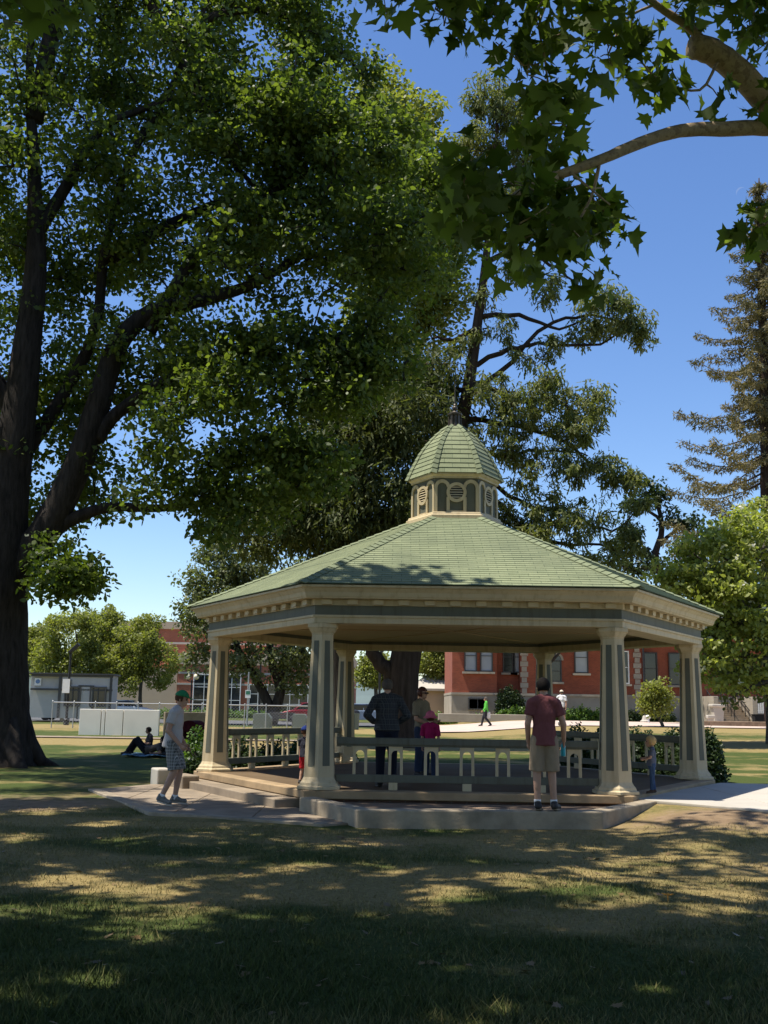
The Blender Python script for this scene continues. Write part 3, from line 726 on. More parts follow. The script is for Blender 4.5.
for pts in ([(466, 400), (500, 372), (552, 322), (600, 318), (640, 330)], [(462, 420), (510, 425), (560, 440), (600, 470), (630, 490)], [(452, 462), (480, 470), (520, 500), (570, 515), (612, 530), (640, 510)],
            [(472, 365), (510, 350), (540, 345), (600, 345), (628, 318)], [(478, 318), (520, 315), (560, 330), (600, 305)], [(486, 262), (520, 250), (560, 270), (580, 290)], [(470, 380), (520, 400), (560, 400), (590, 430)],
            [(470, 390), (440, 385), (420, 360), (400, 380)], [(478, 330), (450, 340), (430, 335)], [(487, 250), (470, 235), (455, 250)], [(493, 180), (520, 165), (535, 150)], [(493, 185), (470, 160), (462, 130)], [(497, 120), (520, 100)], [(458, 440), (500, 455), (540, 450), (590, 455)],
            [(440, 520), (480, 540), (530, 550), (590, 560)], [(448, 480), (490, 495), (540, 540), (600, 545), (640, 560)], [(460, 430), (430, 420), (400, 440), (370, 470)]):
    CL(pts, .12, .025, n=6)
def ced_clumps(lst): return np.vstack([lobe(u, v, D, r*1.08, int(n*1.45), 1.2, .75) for (u, v, D, r, n) in lst])
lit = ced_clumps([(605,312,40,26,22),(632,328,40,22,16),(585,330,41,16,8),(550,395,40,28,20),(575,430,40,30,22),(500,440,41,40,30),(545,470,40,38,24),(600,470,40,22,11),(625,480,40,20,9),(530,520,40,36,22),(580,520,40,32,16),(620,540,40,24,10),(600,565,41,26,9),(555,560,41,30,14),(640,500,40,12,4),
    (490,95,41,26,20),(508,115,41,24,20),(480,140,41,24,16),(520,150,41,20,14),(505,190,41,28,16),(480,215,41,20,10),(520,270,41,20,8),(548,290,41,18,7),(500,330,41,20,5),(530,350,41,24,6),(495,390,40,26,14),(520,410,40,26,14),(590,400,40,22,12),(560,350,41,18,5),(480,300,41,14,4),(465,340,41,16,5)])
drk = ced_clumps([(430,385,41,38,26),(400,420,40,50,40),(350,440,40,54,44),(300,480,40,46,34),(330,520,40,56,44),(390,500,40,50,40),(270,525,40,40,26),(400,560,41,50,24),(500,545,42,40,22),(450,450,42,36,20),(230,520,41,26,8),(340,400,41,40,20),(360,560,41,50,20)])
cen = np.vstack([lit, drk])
twigs(b, nd, cen, .05, .012, sag=.05); b.build('trunk', BK['cedar'], ced, smooth=True)
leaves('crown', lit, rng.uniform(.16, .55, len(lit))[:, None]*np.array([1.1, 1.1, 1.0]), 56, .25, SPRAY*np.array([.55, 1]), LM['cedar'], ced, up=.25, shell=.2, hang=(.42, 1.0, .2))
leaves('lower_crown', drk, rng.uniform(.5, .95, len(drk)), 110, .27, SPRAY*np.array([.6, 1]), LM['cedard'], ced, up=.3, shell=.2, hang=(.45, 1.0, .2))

# the spruce at the right edge
YS = 62
spr = empty('spruce_tree', (0, 0, 0), 0, 'tall narrow spruce with brown green drooping branches at the right edge', 'tree')
b = MB(); nd = []
T = [at(775, 740, YS), at(770, 600, YS), at(767, 480, YS), at(764, 380, YS), at(761, 280, YS), at(759, 215, YS), at(759, 178, YS)]
limb(b, nd, T, .55, .03, 10); tr = smooth_path(T, 12)
needC = []; needR = []
zt = tr[-1].z; z = 11.
def trunk_at(z): return min(tr, key=lambda p: abs(p.z-z))
wh = 0
while z < zt-.3:
    f = (zt-z)/(zt-8); k = 7 if f > .1 else 5; Lm = .4+10.4*f**1.15
    a0 = rng.random()*6.28
    for i in range(k):
        a = a0+6.283*i/k+rng.normal()*.2; Lb = Lm*rng.uniform(.6, 1.12) if rng.random() > .12 else Lm*.35
        p = trunk_at(z+rng.normal()*.15); d = Vector((math.cos(a), math.sin(a), 0))
        pts = [p+d*(Lb*t)+Vector((0, 0, -Lb*(.20*math.sin(t*2.6)) + .05*Lb*t*t)) for t in (0, .25, .5, .75, 1)]
        b.tube(pts, [.05+.04*f, .045, .035, .022, .008], 5, False)
        for t in np.arange(.12 if f < .7 else .25, 1.01, .42/max(Lb, .42)):
            s_ = smooth_path(pts, 6); c0 = s_[min(len(s_)-1, int(t*(len(s_)-1)))]
            w_ = (.20+.42*(1-abs(t-.45)))*(.55+.45*f)
            needC.append((c0.x, c0.y, c0.z-.12)); needR.append((w_, w_, .24+.1*f))
    z += .62+1.05*f*rng.uniform(.8, 1.2)
b.build('trunk', BK['cedar'], spr, smooth=True)
leaves('crown', needC, np.array(needR)*np.array([1, 1, .8]), 54, .28, LONG, LM['spruce'], spr, up=.3, shell=.1, hang=(.7, .55, .2))

# the flowering broadleaf tree at the right
YM = 41
mag = empty('flowering_tree', (0, 0, 0), 0, 'bright yellow green tree with white blossoms beside the right corner of the gazebo', 'tree')
b = MB(); nd = []
c = lambda u, v, D=YM: at(u, v, D)
limb(b, nd, [g3(15.6, 43, -.2), c(772, 700, 43), c(768, 660, 43), c(762, 620, 42), c(745, 580), c(735, 545)], .3, .08, 10)
for pts in ([(765, 640), (735, 620), (710, 610), (690, 590)], [(762, 620), (740, 600), (715, 570), (695, 555)], [(745, 580), (720, 550), (705, 535)], [(768, 660), (740, 655), (715, 660), (700, 680)], [(762, 620), (790, 580), (800, 540)], [(745, 580), (765, 545), (775, 520)], [(770, 680), (745, 690), (730, 700)], [(735, 620), (705, 640), (690, 655)]):
    limb(b, nd, [c(*p) for p in pts], .12, .03, 6)
cen = np.vstack([lobe(u, v, D, r, n, 1, .8) for (u, v, D, r, n) in [(690,565,41,30,28),(715,548,41,32,30),(740,535,41,34,30),(765,545,41,36,26),(700,595,40.5,28,26),(730,590,40.5,36,34),(755,600,40.5,36,30),(685,580,41,18,12),(730,522,42,14,8),(760,512,42,22,14),(715,640,40.5,22,16),(745,640,41,30,22),(700,665,40.5,20,14),(728,676,40.5,20,11),(757,680,41,22,12),(690,640,40.5,14,8),(775,640,41,30,14),(660,575,41.5,12,5)]])
twigs(b, nd, cen, .04, .01); b.build('trunk', BK['grey'], mag, smooth=True)
leaves('crown', cen, rng.uniform(.28, .6, len(cen))[:, None]*np.array([1.2, 1.2, .55]), 38, .19, OVAL, LM['mag'], mag, up=.55, shell=.35)
inner = np.vstack([lobe(u, v, 42.5, r, n) for (u, v, r, n) in [(720,590,40,40),(750,650,50,50),(745,570,40,36),(705,640,25,20)]])
leaves('inner_crown', inner, rng.uniform(.4, .8, len(inner)), 45, .22, OVAL, LM['olive'], mag, up=.5)
fl = cen[rng.random(len(cen)) < .16]; fl = fl+np.array([0, -.35, .25])
leaves('blossom', fl, np.full(len(fl), .07), 9, .13, OVAL, LM['flower'], mag, up=.3)

# the small round leaved oak between cedar and flowering tree
def small_tree(name, label, group, base, skel, lobes, per, size, m, bark, rr=(.4, .8), shape=OVAL, up=.7, r0=.25, flat=.8, tw=.05, **kw):
    o = empty(name, (0, 0, 0), 0, label, 'tree', group); b = MB(); nd = []
    for i, (pts, ra, rb) in enumerate(skel): limb(b, nd, pts, ra, rb, 8, jit=.03)
    cen = np.vstack([lobe(*l) for l in lobes])
    twigs(b, nd, cen, tw, .012); b.build('trunk', bark, o, smooth=True)
    leaves('crown', cen, rng.uniform(rr[0], rr[1], len(cen))[:, None]*np.array([1, 1, flat]), per, size, shape, m, o, up=up, **kw)
    return o
a7 = lambda u, v: at(u, v, 70)
small_tree('oak_tree', 'small oak with crooked branches and dark leaf clusters seen above the gazebo eave', None, None,
    [([g3(20.2, 70, -.2), a7(692, 640), a7(672, 590), a7(655, 560), a7(662, 530), a7(657, 500), a7(650, 485)], .45, .06), ([a7(655, 560), a7(635, 545), a7(625, 530)], .2, .05), ([a7(660, 545), a7(675, 530), a7(688, 525)], .16, .04), ([a7(656, 565), a7(632, 570), a7(615, 560)], .16, .05), ([a7(660, 520), a7(640, 505), a7(630, 500)], .12, .04)],
    [(650,490,70,14,10),(632,505,70,12,8),(672,520,70,10,6),(690,525,70,10,7),(625,535,70,18,12),(640,560,70,20,12),(612,560,70,18,10),(660,500,70,10,5),(665,575,70,18,9),(685,555,70,10,5)], 60, .26, LM['hedge'], BK['dark'], (.5, .9))
a8 = lambda u, v: at(u, v, 70)
small_tree('elm_tree', 'grey green tree with twin trunks standing behind the left side of the gazebo', 'trees beyond the gazebo', None,
    [([g3(-7.2, 70, -.2), a8(272, 715), a8(262, 690), a8(250, 670), a8(235, 640), a8(225, 600)], .42, .1), ([a8(273, 716), a8(280, 690), a8(272, 660), a8(268, 620), a8(262, 570)], .38, .1), ([a8(276, 680), a8(295, 660), a8(310, 640)], .2, .06), ([a8(240, 650), a8(215, 640), a8(200, 625)], .18, .05)],
    [(215,575,70,34,34),(205,620,70,28,24),(240,600,70,40,34),(280,590,70,42,34),(310,630,70,30,26),(270,650,70,34,26),(235,655,70,24,16),(300,660,70,22,16),(245,560,70,30,24),(215,545,70,20,14),(190,600,70,16,9),(195,655,70,14,7),(330,600,70,30,20),(290,685,70,14,6)], 80, .24, LM['olive'], BK['dark'], (.6, 1.1))
for (u, v, D, r, lab, m) in [(75,655,92,42,'bright olive green round tree directly behind the grey site trailer','sun'),(140,660,92,40,'leafy olive green tree between the site trailer and the brick block','sun'),(38,650,96,22,'narrow pale green tree just right of the shade tree trunk','sun'),(440,660,98,26,'light green tree between the cedar trunk and the red brick hall','sun'),(376,672,88,16,'slender yellow green tree left of the cedar trunk','sun'),(105,640,97,30,'taller pale green tree top rising behind the olive trees','sun')]:
    bs = at(u, 716, D); bs.z = float(gz(bs.x, bs.y)); px = D/F
    q_ = lambda x, y: at(u+x, v+y, D)
    small_tree('park_tree', lab, 'trees beyond the gazebo', None,
        [([bs-Vector((0, 0, .2)), q_(0, r*.8), q_(r*.1, 0), q_(0, -r*.6)], .2, .05), ([q_(0, r*.6), q_(-r*.4, r*.1), q_(-r*.5, -r*.4)], .1, .04), ([q_(r*.05, r*.4), q_(r*.5, 0), q_(r*.5, -r*.4)], .1, .04)],
        [(u,v-r*.35,D,r*.72,int(30+r*.6)),(u-r*.5,v+r*.15,D,r*.55,int(14+r*.4)),(u+r*.5,v+r*.15,D,r*.55,int(14+r*.4)),(u,v+r*.35,D,r*.6,int(12+r*.3)),(u+r*.2,v-r*.85,D,r*.3,8),(u-r*.35,v-r*.7,D,r*.3,8)], 110, .22, LM[m], BK['grey'], (.4, .95), up=.5)
# bare trunked saplings in the strip of trees left of the cedar
small_tree('small_tree', 'pale green small tree growing before the stone base of the brick hall', None, None, [([g3(15.2, 58, -.1), at(657, 705, 58), at(656, 690, 58)], .1, .04)], [(656,688,58,12,14),(649,698,58,8,7),(664,698,58,8,6),(648,706,58,8,7),(660,708,58,9,8),(654,700,58,11,10)], 60, .15, LM['sun'], BK['grey'], (.3, .6))

# the plane tree over the camera
pl = empty('plane_tree', (0, 0, 0), 0, 'plane tree reaching in from the right with mottled branch and star shaped leaves', 'tree')
b = MB(); nd = []
hub = at(840, 165, 7.2)
limb(b, nd, [Vector((6.6, 5.5, -.3)), Vector((6.5, 5.5, 1.2)), Vector((6.2, 5.8, 2.6)), Vector((5.2, 6.2, 3.6)), Vector((4.3, 6.7, 4.2)), hub], .42, .14, 12)
main = [(hub, .14)]
limb(b, nd, [hub, at(800, 132, 7.1), at(765, 128, 7.0), at(722, 129, 6.9), at(680, 131, 6.8), at(640, 143, 6.7), at(600, 160, 6.6), at(556, 176, 6.5)], .068, .03, 10, .10)
limb(b, nd, [at(556, 176, 6.5), at(525, 190, 6.45), at(500, 205, 6.4), at(470, 225, 6.3)], .034, .01, 6)
limb(b, nd, [at(800, 132, 7.1), at(768, 102, 7.0), at(738, 72, 6.9), at(712, 52, 6.8), at(692, 46, 6.75)], .10, .085, 10, .12)
limb(b, nd, [at(712, 52, 6.8), at(690, 28, 6.7), at(655, 4, 6.6), at(620, -30, 6.4)], .035, .02, 8)
limb(b, nd, [at(620, -30, 6.4), at(560, -20, 6.3), at(500, -10, 6.2), at(430, -15, 6.1), at(370, -8, 6.1)], .02, .008, 6)
limb(b, nd, [at(560, -20, 6.3), at(540, 20, 6.3), at(545, 60, 6.4), at(550, 100, 6.4)], .012, .006, 5)
limb(b, nd, [at(655, 4, 6.6), at(625, 20, 6.6), at(608, 55, 6.6)], .012, .006, 5)
limb(b, nd, [at(738, 72, 6.9), at(720, 60, 6.8), at(700, 90, 6.7), at(660, 80, 6.7), at(640, 60, 6.6)], .014, .006, 5)
limb(b, nd, [at(800, 132, 7.1), at(790, 190, 7), at(765, 225, 6.9)], .014, .008, 5)
limb(b, nd, [at(600, 160, 6.6), at(590, 200, 6.6), at(560, 250, 6.6)], .014, .006, 5); limb(b, nd, [at(570, 172, 6.5), at(610, 205, 6.5)], .01, .006, 5)
fore = [(490,200,6.3,34,9),(535,165,6.9,28,7),(580,205,7.0,32,9),(515,250,6.3,26,5),(560,245,6.5,30,8),(605,218,7.0,20,6),(590,272,6.6,14,2),(460,215,6.2,24,5),(470,170,6.2,20,4),(525,215,6.3,30,8),(555,215,6.9,26,7),
        (385,0,6.1,14,3),(450,8,6.1,22,5),(500,16,6.2,24,6),(545,30,6.3,26,7),(590,15,6.3,26,7),(525,62,6.3,18,4),(555,95,6.4,18,5),(540,125,6.4,18,4),(605,60,6.6,14,3),(625,22,6.5,18,4),
        (690,4,6.6,26,6),(735,4,6.7,30,7),(768,30,6.8,20,4),(650,60,6.6,16,3),(665,85,6.7,14,3),(722,98,6.8,8,1),(768,108,6.8,10,1),(755,226,6.9,12,4),(765,0,6.5,22,5),(575,138,6.5,10,1)]
fc = np.vstack([lobe(u, v, D, r, n, 2.0) for (u, v, D, r, n) in fore])
twigs(b, nd, fc, .012, .004, 4, sag=.1)
# crown above and behind the photographer; it throws the dappled shade
nd2 = []
hub2 = Vector((5.2, 6.2, 3.6))
limb(b, nd2, [Vector((6.4, 5.6, 2.0)), Vector((6.6, 4.8, 5)), Vector((5.4, 3.6, 8)), Vector((3.6, 2.6, 11)), Vector((2, 2, 14))], .40, .1, 10)
for e in ((-8, 14, 15.5), (-3, 15.5, 16.5), (-14, -4, 11), (10, -8, 11), (-6, -12, 11), (-6, 8, 13), (-2, 11, 14.5), (3, 11.5, 14.8), (-9, 2, 12), (-5, -3, 12), (6, 10, 14), (9, 3, 12), (2, -5, 12)):
    limb(b, nd2, [Vector((5.4, 3.6, 8)), Vector((4.4+e[0]*.15, 3+e[1]*.15, 10)), Vector((e[0]*.6+1.4, e[1]*.6+1, 10.5+(e[2]-10.5)*.7)), Vector(e)], .2, .05, 7)
shc = []
def shade_need(x, y):                      # how thick the shade lies at a place on the lawn
    n = vnoise(np.array([x*.9+40.]), np.array([y*1.1+20.]), 9)[0]
    n2 = vnoise(np.array([x*.35+10.]), np.array([y*.8+3.]), 21)[0]
    if y < 7.2: k = .10
    elif y < 16: k = .13
    else: k = .05
    if x > 3.3 and y > 14.2: k = .25 if y < 15.6 else .95
    if x < -.5 and y > 14: k = .06
    return (n*.6+n2*.4) > k
while len(shc) < 1700:
    z = rng.uniform(10.5, 17.5); gx = rng.uniform(-9.5, 9.5); gy = rng.uniform(2.5, 20.8)
    x = gx-sx*z; y = gy-sy*z
    if y > 16.9: continue
    k = uv_of((x, y, z))
    if k is not None and y > 0 and k[1] > -55 and -60 < k[0] < 830: continue
    if not shade_need(gx, gy): continue
    tx = x+sx*(z-4.0); ty = y+sy*(z-4.0)
    if ty > 17.35 and np.hypot(tx-GX, ty-GY) < 5.3: continue
    shc.append((x, y, z))
shc = np.array(shc)
back = np.stack([rng.uniform(-17, 15, 700), rng.uniform(-16, 3.5, 700), rng.uniform(6.5, 13, 700)], -1)  # unseen leaf mass added behind the camera to block sky light
back = back[np.array([(k := uv_of(p)) is None or k[1] < -120 for p in back])]
lx = back[:, 0]+sx*back[:, 2]; ly = back[:, 1]+sy*back[:, 2]; back = back[(ly < 5.5) | (np.abs(lx) > 9)]
shc = np.vstack([shc, back])
twigs(b, nd2, shc, .06, .012, 4)
tl = lobe(8, 2, 5.2, 16, 3); tl = np.vstack([tl, lobe(60, -8, 5.2, 14, 3)])
b.build('trunk', BK['plane'], pl, smooth=True)
leaves('branch_leaves', np.vstack([fc, tl]), np.full(len(fc)+len(tl), .16), 7, .130, STAR*np.array([1.12, 1]), LM['plane'], pl, up=.7, droop=.8, fold=.5, shell=.2, svar=.55)
holes = []                                 # sunlit breaks in the shade, as places on the lawn
for (u, v, wpx, hpx) in [(60,912,95,13),(150,922,115,13),(190,908,50,8),(120,888,95,11),(190,880,45,7),(250,895,40,6),(330,884,35,6),(300,862,25,4),(60,878,40,6),(590,892,105,17),(685,886,110,22),(740,866,80,19),(515,878,70,10),(445,890,65,9),(640,862,85,11),(630,878,90,14),(570,906,60,6),(430,908,45,5),(700,908,60,7),(600,848,40,4),(700,846,60,5),(655,830,40,5),(720,828,40,5),(690,815,25,3),(740,838,40,4),(40,810,50,5),(95,822,40,4),(30,835,45,5),(120,838,35,4),(480,862,30,4),(390,872,30,4),(100,972,26,6),(90,990,18,5),(240,985,14,4),(640,985,30,7),(470,968,28,6),(320,958,20,4),(560,958,18,4),(170,862,24,4),(720,985,20,5),(250,800,40,4),(170,803,30,3),(300,818,40,3),(210,792,30,3)]:
    p_ = gp(u, v); holes.append((p_.x, p_.y, .55*wpx*p_.y/F, .75*hpx*p_.y**2/(F*1.6)))
holes = np.array(holes)
def dapple(P):
    gx = P[:, 0]+sx*P[:, 2]; gy = P[:, 1]+sy*P[:, 2]
    wob = vnoise(gx*2.1+11, gy*2.6+5, 41)-.5; w2 = vnoise(gx*5.3, gy*6.1, 42)-.5
    m = np.full(len(P), 9.)
    for hx_, hy_, rx, ry in holes: m = np.minimum(m, ((gx-hx_)/rx)**2+((gy-hy_)/ry)**2)
    lit = (np.sqrt(m)+wob*.9+w2*.5 < 1.0) | ((vnoise(gx*1.9, gy*3.1, 43) > .86) & (w2 > -.1))
    edge = (np.sqrt(m)+wob*.9+w2*.5 < 1.55) & (rng.random(len(P)) < .5); thin = (vnoise(gx*.55+3, gy*.9, 47) > .56) & (w2 > -.02) & (gy > 5.6) & (rng.random(len(P)) < .75)
    lit |= edge | thin
    fx_ = P[:, 0]+sx*(P[:, 2]-4.8); fy2 = P[:, 1]+sy*(P[:, 2]-4.8)
    lit |= (fx_ > 1.5) & (fx_ < 3.2) & (np.abs(fy2-6.7) < .9) & (w2 > -.12)     # the near branch hangs partly in the sun
    return ~lit | (rng.random(len(P)) < .04)
leaves('crown', shc, rng.uniform(.5, .85, len(shc))[:, None]*np.array([1, 1, .8]), 56, .24, STAR, LM['shade'], pl, up=.8, droop=.4, fold=.2, cull=dapple)

# hedges and shrubs: a woody core with leaves all over
def bush(name, label, cat, spots, per, size, m, group=None, rr=.22, up=.6):
    o = empty(name, (0, 0, 0), 0, label, cat, group); b = MB(); cen = []
    for (x, y, rx, ry, h) in spots:
        z0 = float(gz(x, y)); n = max(8, int(60*rx*ry*h*4/ (rr/.22)**2)); n = min(n, 260)
        d = rng.normal(size=(n, 3)); d /= np.linalg.norm(d, axis=1)[:, None]; d[:, 2] = np.abs(d[:, 2])*1.0
        k = .55+.45*rng.random(n)**.5; low = rng.random(n) < .35; p = d*k[:, None]*np.array([rx-rr*.6, ry-rr*.6, h-rr*.6]); p[low, 2] *= .35; p += np.array([x, y, z0+.04]); cen.append(p)
        for i in range(5):
            a = rng.random()*6.28; b.tube([(x+.1*math.cos(a), y+.1*math.sin(a), z0-.1), (x+rx*.3*math.cos(a), y+ry*.3*math.sin(a), z0+h*.4), (x+rx*.6*math.cos(a), y+ry*.6*math.sin(a), z0+h*.8)], [.035, .025, .01], 5, False)
    for s0, s1 in zip(spots[:-1], spots[1:]): b.tube([(s0[0], s0[1], float(gz(s0[0], s0[1]))-.06), (s1[0], s1[1], float(gz(s1[0], s1[1]))-.06)], .03, 5)
    b.build('stem', BK['dark'], o); cen = np.vstack(cen)
    leaves('foliage', cen, np.full(len(cen), rr), per, size, OVAL, m, o, up=up, shell=.3); return o
bush('shrub', 'bright green rounded shrub between the walking man and the left column', 'shrub', [(-4.35, 26.2, .5, .7, 1.08), (-3.95, 26.4, .5, .6, .9)], 40, .085, LM['shrub'])
bush('hedge', 'low dark hedge behind the left railing of the gazebo', 'hedge', [(-4.0+i*.72, 24.8+i*.95, .62, .62, .68+.1*(i % 2)) for i in range(5)], 60, .08, LM['hedge'])
bush('shrub', 'tall dark rounded shrub against the right corner column', 'shrub', [(7.35, 25.0, .6, .7, 1.3), (7.1, 25.7, .6, .7, 1.2)], 80, .08, LM['hedge'])
bush('hedge', 'dark clipped hedge behind the right railing of the gazebo', 'hedge', [(7.1-i*.66, 26.2+i*.62, .62, .62, 1.14+.05*(i % 2)) for i in range(4)], 85, .08, LM['hedge'])
# ------------------------------------------------------------------ buildings
def wx(u, D, v=715): return at(u, v, D).x
def wz(v, D, u=500): return at(u, v, D).z
def window(parent, x, z0, wd, h, y, fm, gm, cols=1, rows=2, arch=False, sill=True, dep=.12, lintel=None):
    w_ = MB(); t = .09
    for s in (-1, 1): w_.box((x+s*(wd/2-t/2), y-.03, z0+h/2), (t, .16, h))
    w_.box((x, y-.03, z0+h-t/2), (wd-2*t-.002, .158, t)); w_.box((x, y-.03, z0+t/2), (wd-2*t-.002, .158, t))
    for i in range(1, cols): w_.box((x-wd/2+wd*i/cols, y-.005, z0+h/2), (.06, .09, h-2*t-.004))
    for i in range(1, rows): w_.box((x, y-.004, z0+h*i/rows), (wd-2*t-.004, .084, .055))
    f = w_.build('window', fm, parent)
    p = MB(); p.box((x, y+.03, z0+h/2), (wd-2*t+.02, .02, h-2*t+.02)); p.build('pane', gm, f)
    if sill: s_ = MB(); s_.box((x, y-.10, z0-.09), (wd+.3, .30, .16)); s_.build('sill', lintel or M['stone'], f)
    if arch:
        s_ = MB(); pts = [(x+wd/2*math.cos(a), z0+h+wd/2*math.sin(a)) for a in np.linspace(0, math.pi, 13)]
        s_.extr([(px_, y+.02, pz) for px_, pz in pts], (0, .02, 0)); s_.build('arch_pane', gm, f)
        s_ = MB()
        for (p0, p1) in zip(pts[:-1], pts[1:]):
            o = lambda p, k: (x+(p[0]-x)*k, y-.08, z0+h+(p[1]-z0-h)*k); s_.extr([o(p0, 1), o(p1, 1), o(p1, 1.35), o(p0, 1.35)], (0, .14, 0))
        s_.build('arch_surround', M['stone'], f)
    return f
YH = 85.
hall = empty('brick_hall', (0, 0, 0), 0, 'old red brick hall on a grey stone base behind the gazebo', 'building')
x0, x1 = wx(452, YH), 33.; zb, zs, ztop = -.2, wz(693, YH), 8.4
xm, xr, xq = wx(497, YH), wx(521, YH), wx(642, YH)
b = MB()
b.box(((x0+xm)/2, YH+5, (zs+ztop)/2), (xm-x0, 10, ztop-zs)); b.box(((xm+xr)/2, YH+6.2, (zs+ztop)/2), (xr-xm-.004, 10, ztop-zs)); b.box(((xr+xq)/2, YH+5, (zs+ztop)/2), (xq-xr, 10, ztop-zs)); b.box(((xq+x1)/2, YH+6.5, (zs+ztop)/2), (x1-xq-.004, 10, ztop-zs))
b.build('wall', M['redbrick'], hall)
b = MB()
for (a, c, dy) in ((x0, xm, 0), (xm, xr, 1.2), (xr, xq, 0), (xq, x1, 1.5)):
    b.box(((a+c)/2, YH+4.9+dy, (zb+zs)/2), (c-a+.1, 10, zs-zb-.22)); b.box(((a+c)/2, YH+4.82+dy, zs-.09), (c-a+.16, 10.05, .18))
b.build('stone_base', M['stone'], hall)
b = MB()
for xx in (xr+.28, xq-.28):
    for i in range(int((ztop-zs)/.42)):
        if i % 2 == 0 or True: b.box((xx, YH-.02, zs+.21+.42*i), (.62 if i % 2 else .40, .10, .38))
b.build('quoin', M['stone'], hall)
b = MB(); ex0, ex1 = x0-.5, x1+.5
b.add([(ex0, YH-.6, ztop), (ex1, YH-.6, ztop), (ex1, YH+16, ztop), (ex0, YH+16, ztop), (ex0+5, YH+7, ztop+1.6), (ex1-5, YH+7, ztop+1.6)], [(0,1,5,4), (1,2,5), (2,3,4,5), (3,0,4), (3,2,1,0)])
b.build('roof', M['roofgrey'], hall)
zw = wz(672, YH)
for u, g in ((470.5, 'blind'), (486.5, 'blind'), (511, 'glass')): window(hall, wx(u, YH), zw, 1.0, 2.5, YH-.06+(1.2 if u > 500 else 0), M['white'] if 0 else M['greyd'], M[g])
window(hall, wx(519.5, YH)-.05, zw, .001+.75, 2.5, YH+1.14, M['greyd'], M['blind'])
window(hall, wx(556, YH), wz(681, YH), .95, 1.7, YH-.06, M['greyd'], M['glass'], arch=True)
window(hall, wx(582, YH), zw, 1.1, 2.5, YH-.06, M['greyd'], M['blind']); window(hall, wx(623, YH), wz(682, YH), 1.1, 2.6, YH-.06, M['white'], M['glass'])
window(hall, wx(656.5, YH), wz(682, YH), 1.1, 2.6, YH+1.44, M['greyd'], M['glass']); window(hall, wx(682, YH), wz(682, YH), 1.1, 2.6, YH+1.44, M['greyd'], M['glass'])
window(hall, wx(494, YH)-1.3, wz(710, YH), 1.5, .9, YH-.12, M['greyd'], M['glass'], rows=1, cols=2, sill=False)
# entrance stair with rails at the right
st = empty('stair', (0, 0, 0), 0, 'grey entrance stair with dark iron handrails leading up to the brick hall', 'stairs')
b = MB(); xa, xb = wx(719, 80), wx(752, 80); zg = float(gz(xa, 80))
for i in range(10): b.box(((xa+xb)/2, 80+.17+.34*i+(3.4-.34*i)/2, zg+.155*i+.077), (xb-xa, 3.4-.34*i+.34, .155))
b.build('step', M['conc'], st, bevel=.01)
b = MB()
for xx in (xa-.22, xb+.22): b = MB(); b.box((xx, 81.7, zg+.9), (.36, 3.6, 2.1)); b.build('cheek_wall', M['stone'], st, bevel=.02)
for xx in (xa+.15, (xa+xb)/2, xb-.15):
    b = MB(); b.tube([(xx, 80.1, zg+.95), (xx, 83.3, zg+2.45)], .045, 6)
    for i in range(5): b.tube([(xx, 80.2+.75*i, zg+.3*i*.98), (xx, 80.2+.75*i, zg+.98+.35*i)], .03, 6)
    b.build('handrail', M['dark'], st)
def pedestal(u, v, D, wd, h, label):
    p = gp(u, v) if D is None else at(u, v, D); p.z = float(gz(p.x, p.y)); b = MB()
    b.lathe([(wd*.62, 0), (wd*.62, .12), (wd*.46, .16), (wd*.54, h-.22), (wd*.74, h-.18), (wd*.74, h-.04), (wd*.66, h)], p, 4, rot=math.pi/4)
    tag(b.build('pedestal', M['concw'], bevel=.015), label, 'pedestal')
pedestal(718, 724, 76, .95, 1.35, 'tapered pale stone pedestal with wide cap beside the hall stair')
pedestal(711, 730, 66, .42, .62, 'short pale stone post just below the tapered pedestal')
b = MB(); p = at(760, 720, 78); p.z = float(gz(p.x, p.y)); b.bb(p+Vector((0, 0, .33)), (.95, .6, .66), .03); b.box(p+Vector((0, 0, .66)), (1.02, .66, .06)); tag(b.build('planter', M['black']), 'black box planter at the far right beside the stair', 'planter')
b = MB(); p = at(760, 712, 82); p.z = float(gz(p.x, p.y))+.75
for i in range(8): b.box(p+Vector((-.56+.16*i, 0, .5)), (.11, .03, 1.0))
for z in (.2, .8): b.box(p+Vector((0, .03, z)), (1.3, .04, .07))
for s in (-.6, .6): b.box(p+Vector((s, .06, .1)), (.08, .08, 1.7))
tag(b.build('picket_gate', M['white']), 'white picket gate standing above the black planter', 'gate')
b = MB()
for (u0, u1, D, h) in ((438, 546, 80, .55),): 
    xa, xb = wx(u0, D), wx(u1, D); z = float(gz((xa+xb)/2, D)); b.bb(((xa+xb)/2, D, z+.2), (xb-xa, .35, .62), .03)
tag(b.build('garden_wall', M['stone']), 'low grey stone garden wall in front of the brick hall', 'wall')
xa, xb = wx(700, 62), wx(790, 62); b = MB(); b.bb(((xa+xb)/2, 62, .85), (xb-xa, .3, .4), .03); tag(b.build('garden_wall', M['soil']), 'low brown edging wall along the lawn at the right', 'wall')
bush('hedge', 'clipped green hedge along the stone base of the brick hall', 'hedge', [(wx(u, 82), 82.2, .9, .6, .85+.1*(i % 3)) for i, u in enumerate(np.arange(507, 606, 9.5))], 26, .17, LM['shrub'], None, .34)
bush('hedge', 'short hedge under the tall window right of the front right column', 'hedge', [(wx(u, 82), 82.2, .9, .6, .8) for u in (634, 644, 655, 665)], 26, .17, LM['hedge'], None, .34)
bush('shrub', 'tall dark evergreen bush in the recess of the brick hall', 'shrub', [(wx(509, 83), 83.3, 1.15, .7, 2.7), (wx(516, 83), 83.2, .9, .6, 2.2)], 34, .16, LM['hedge'], None, .36)
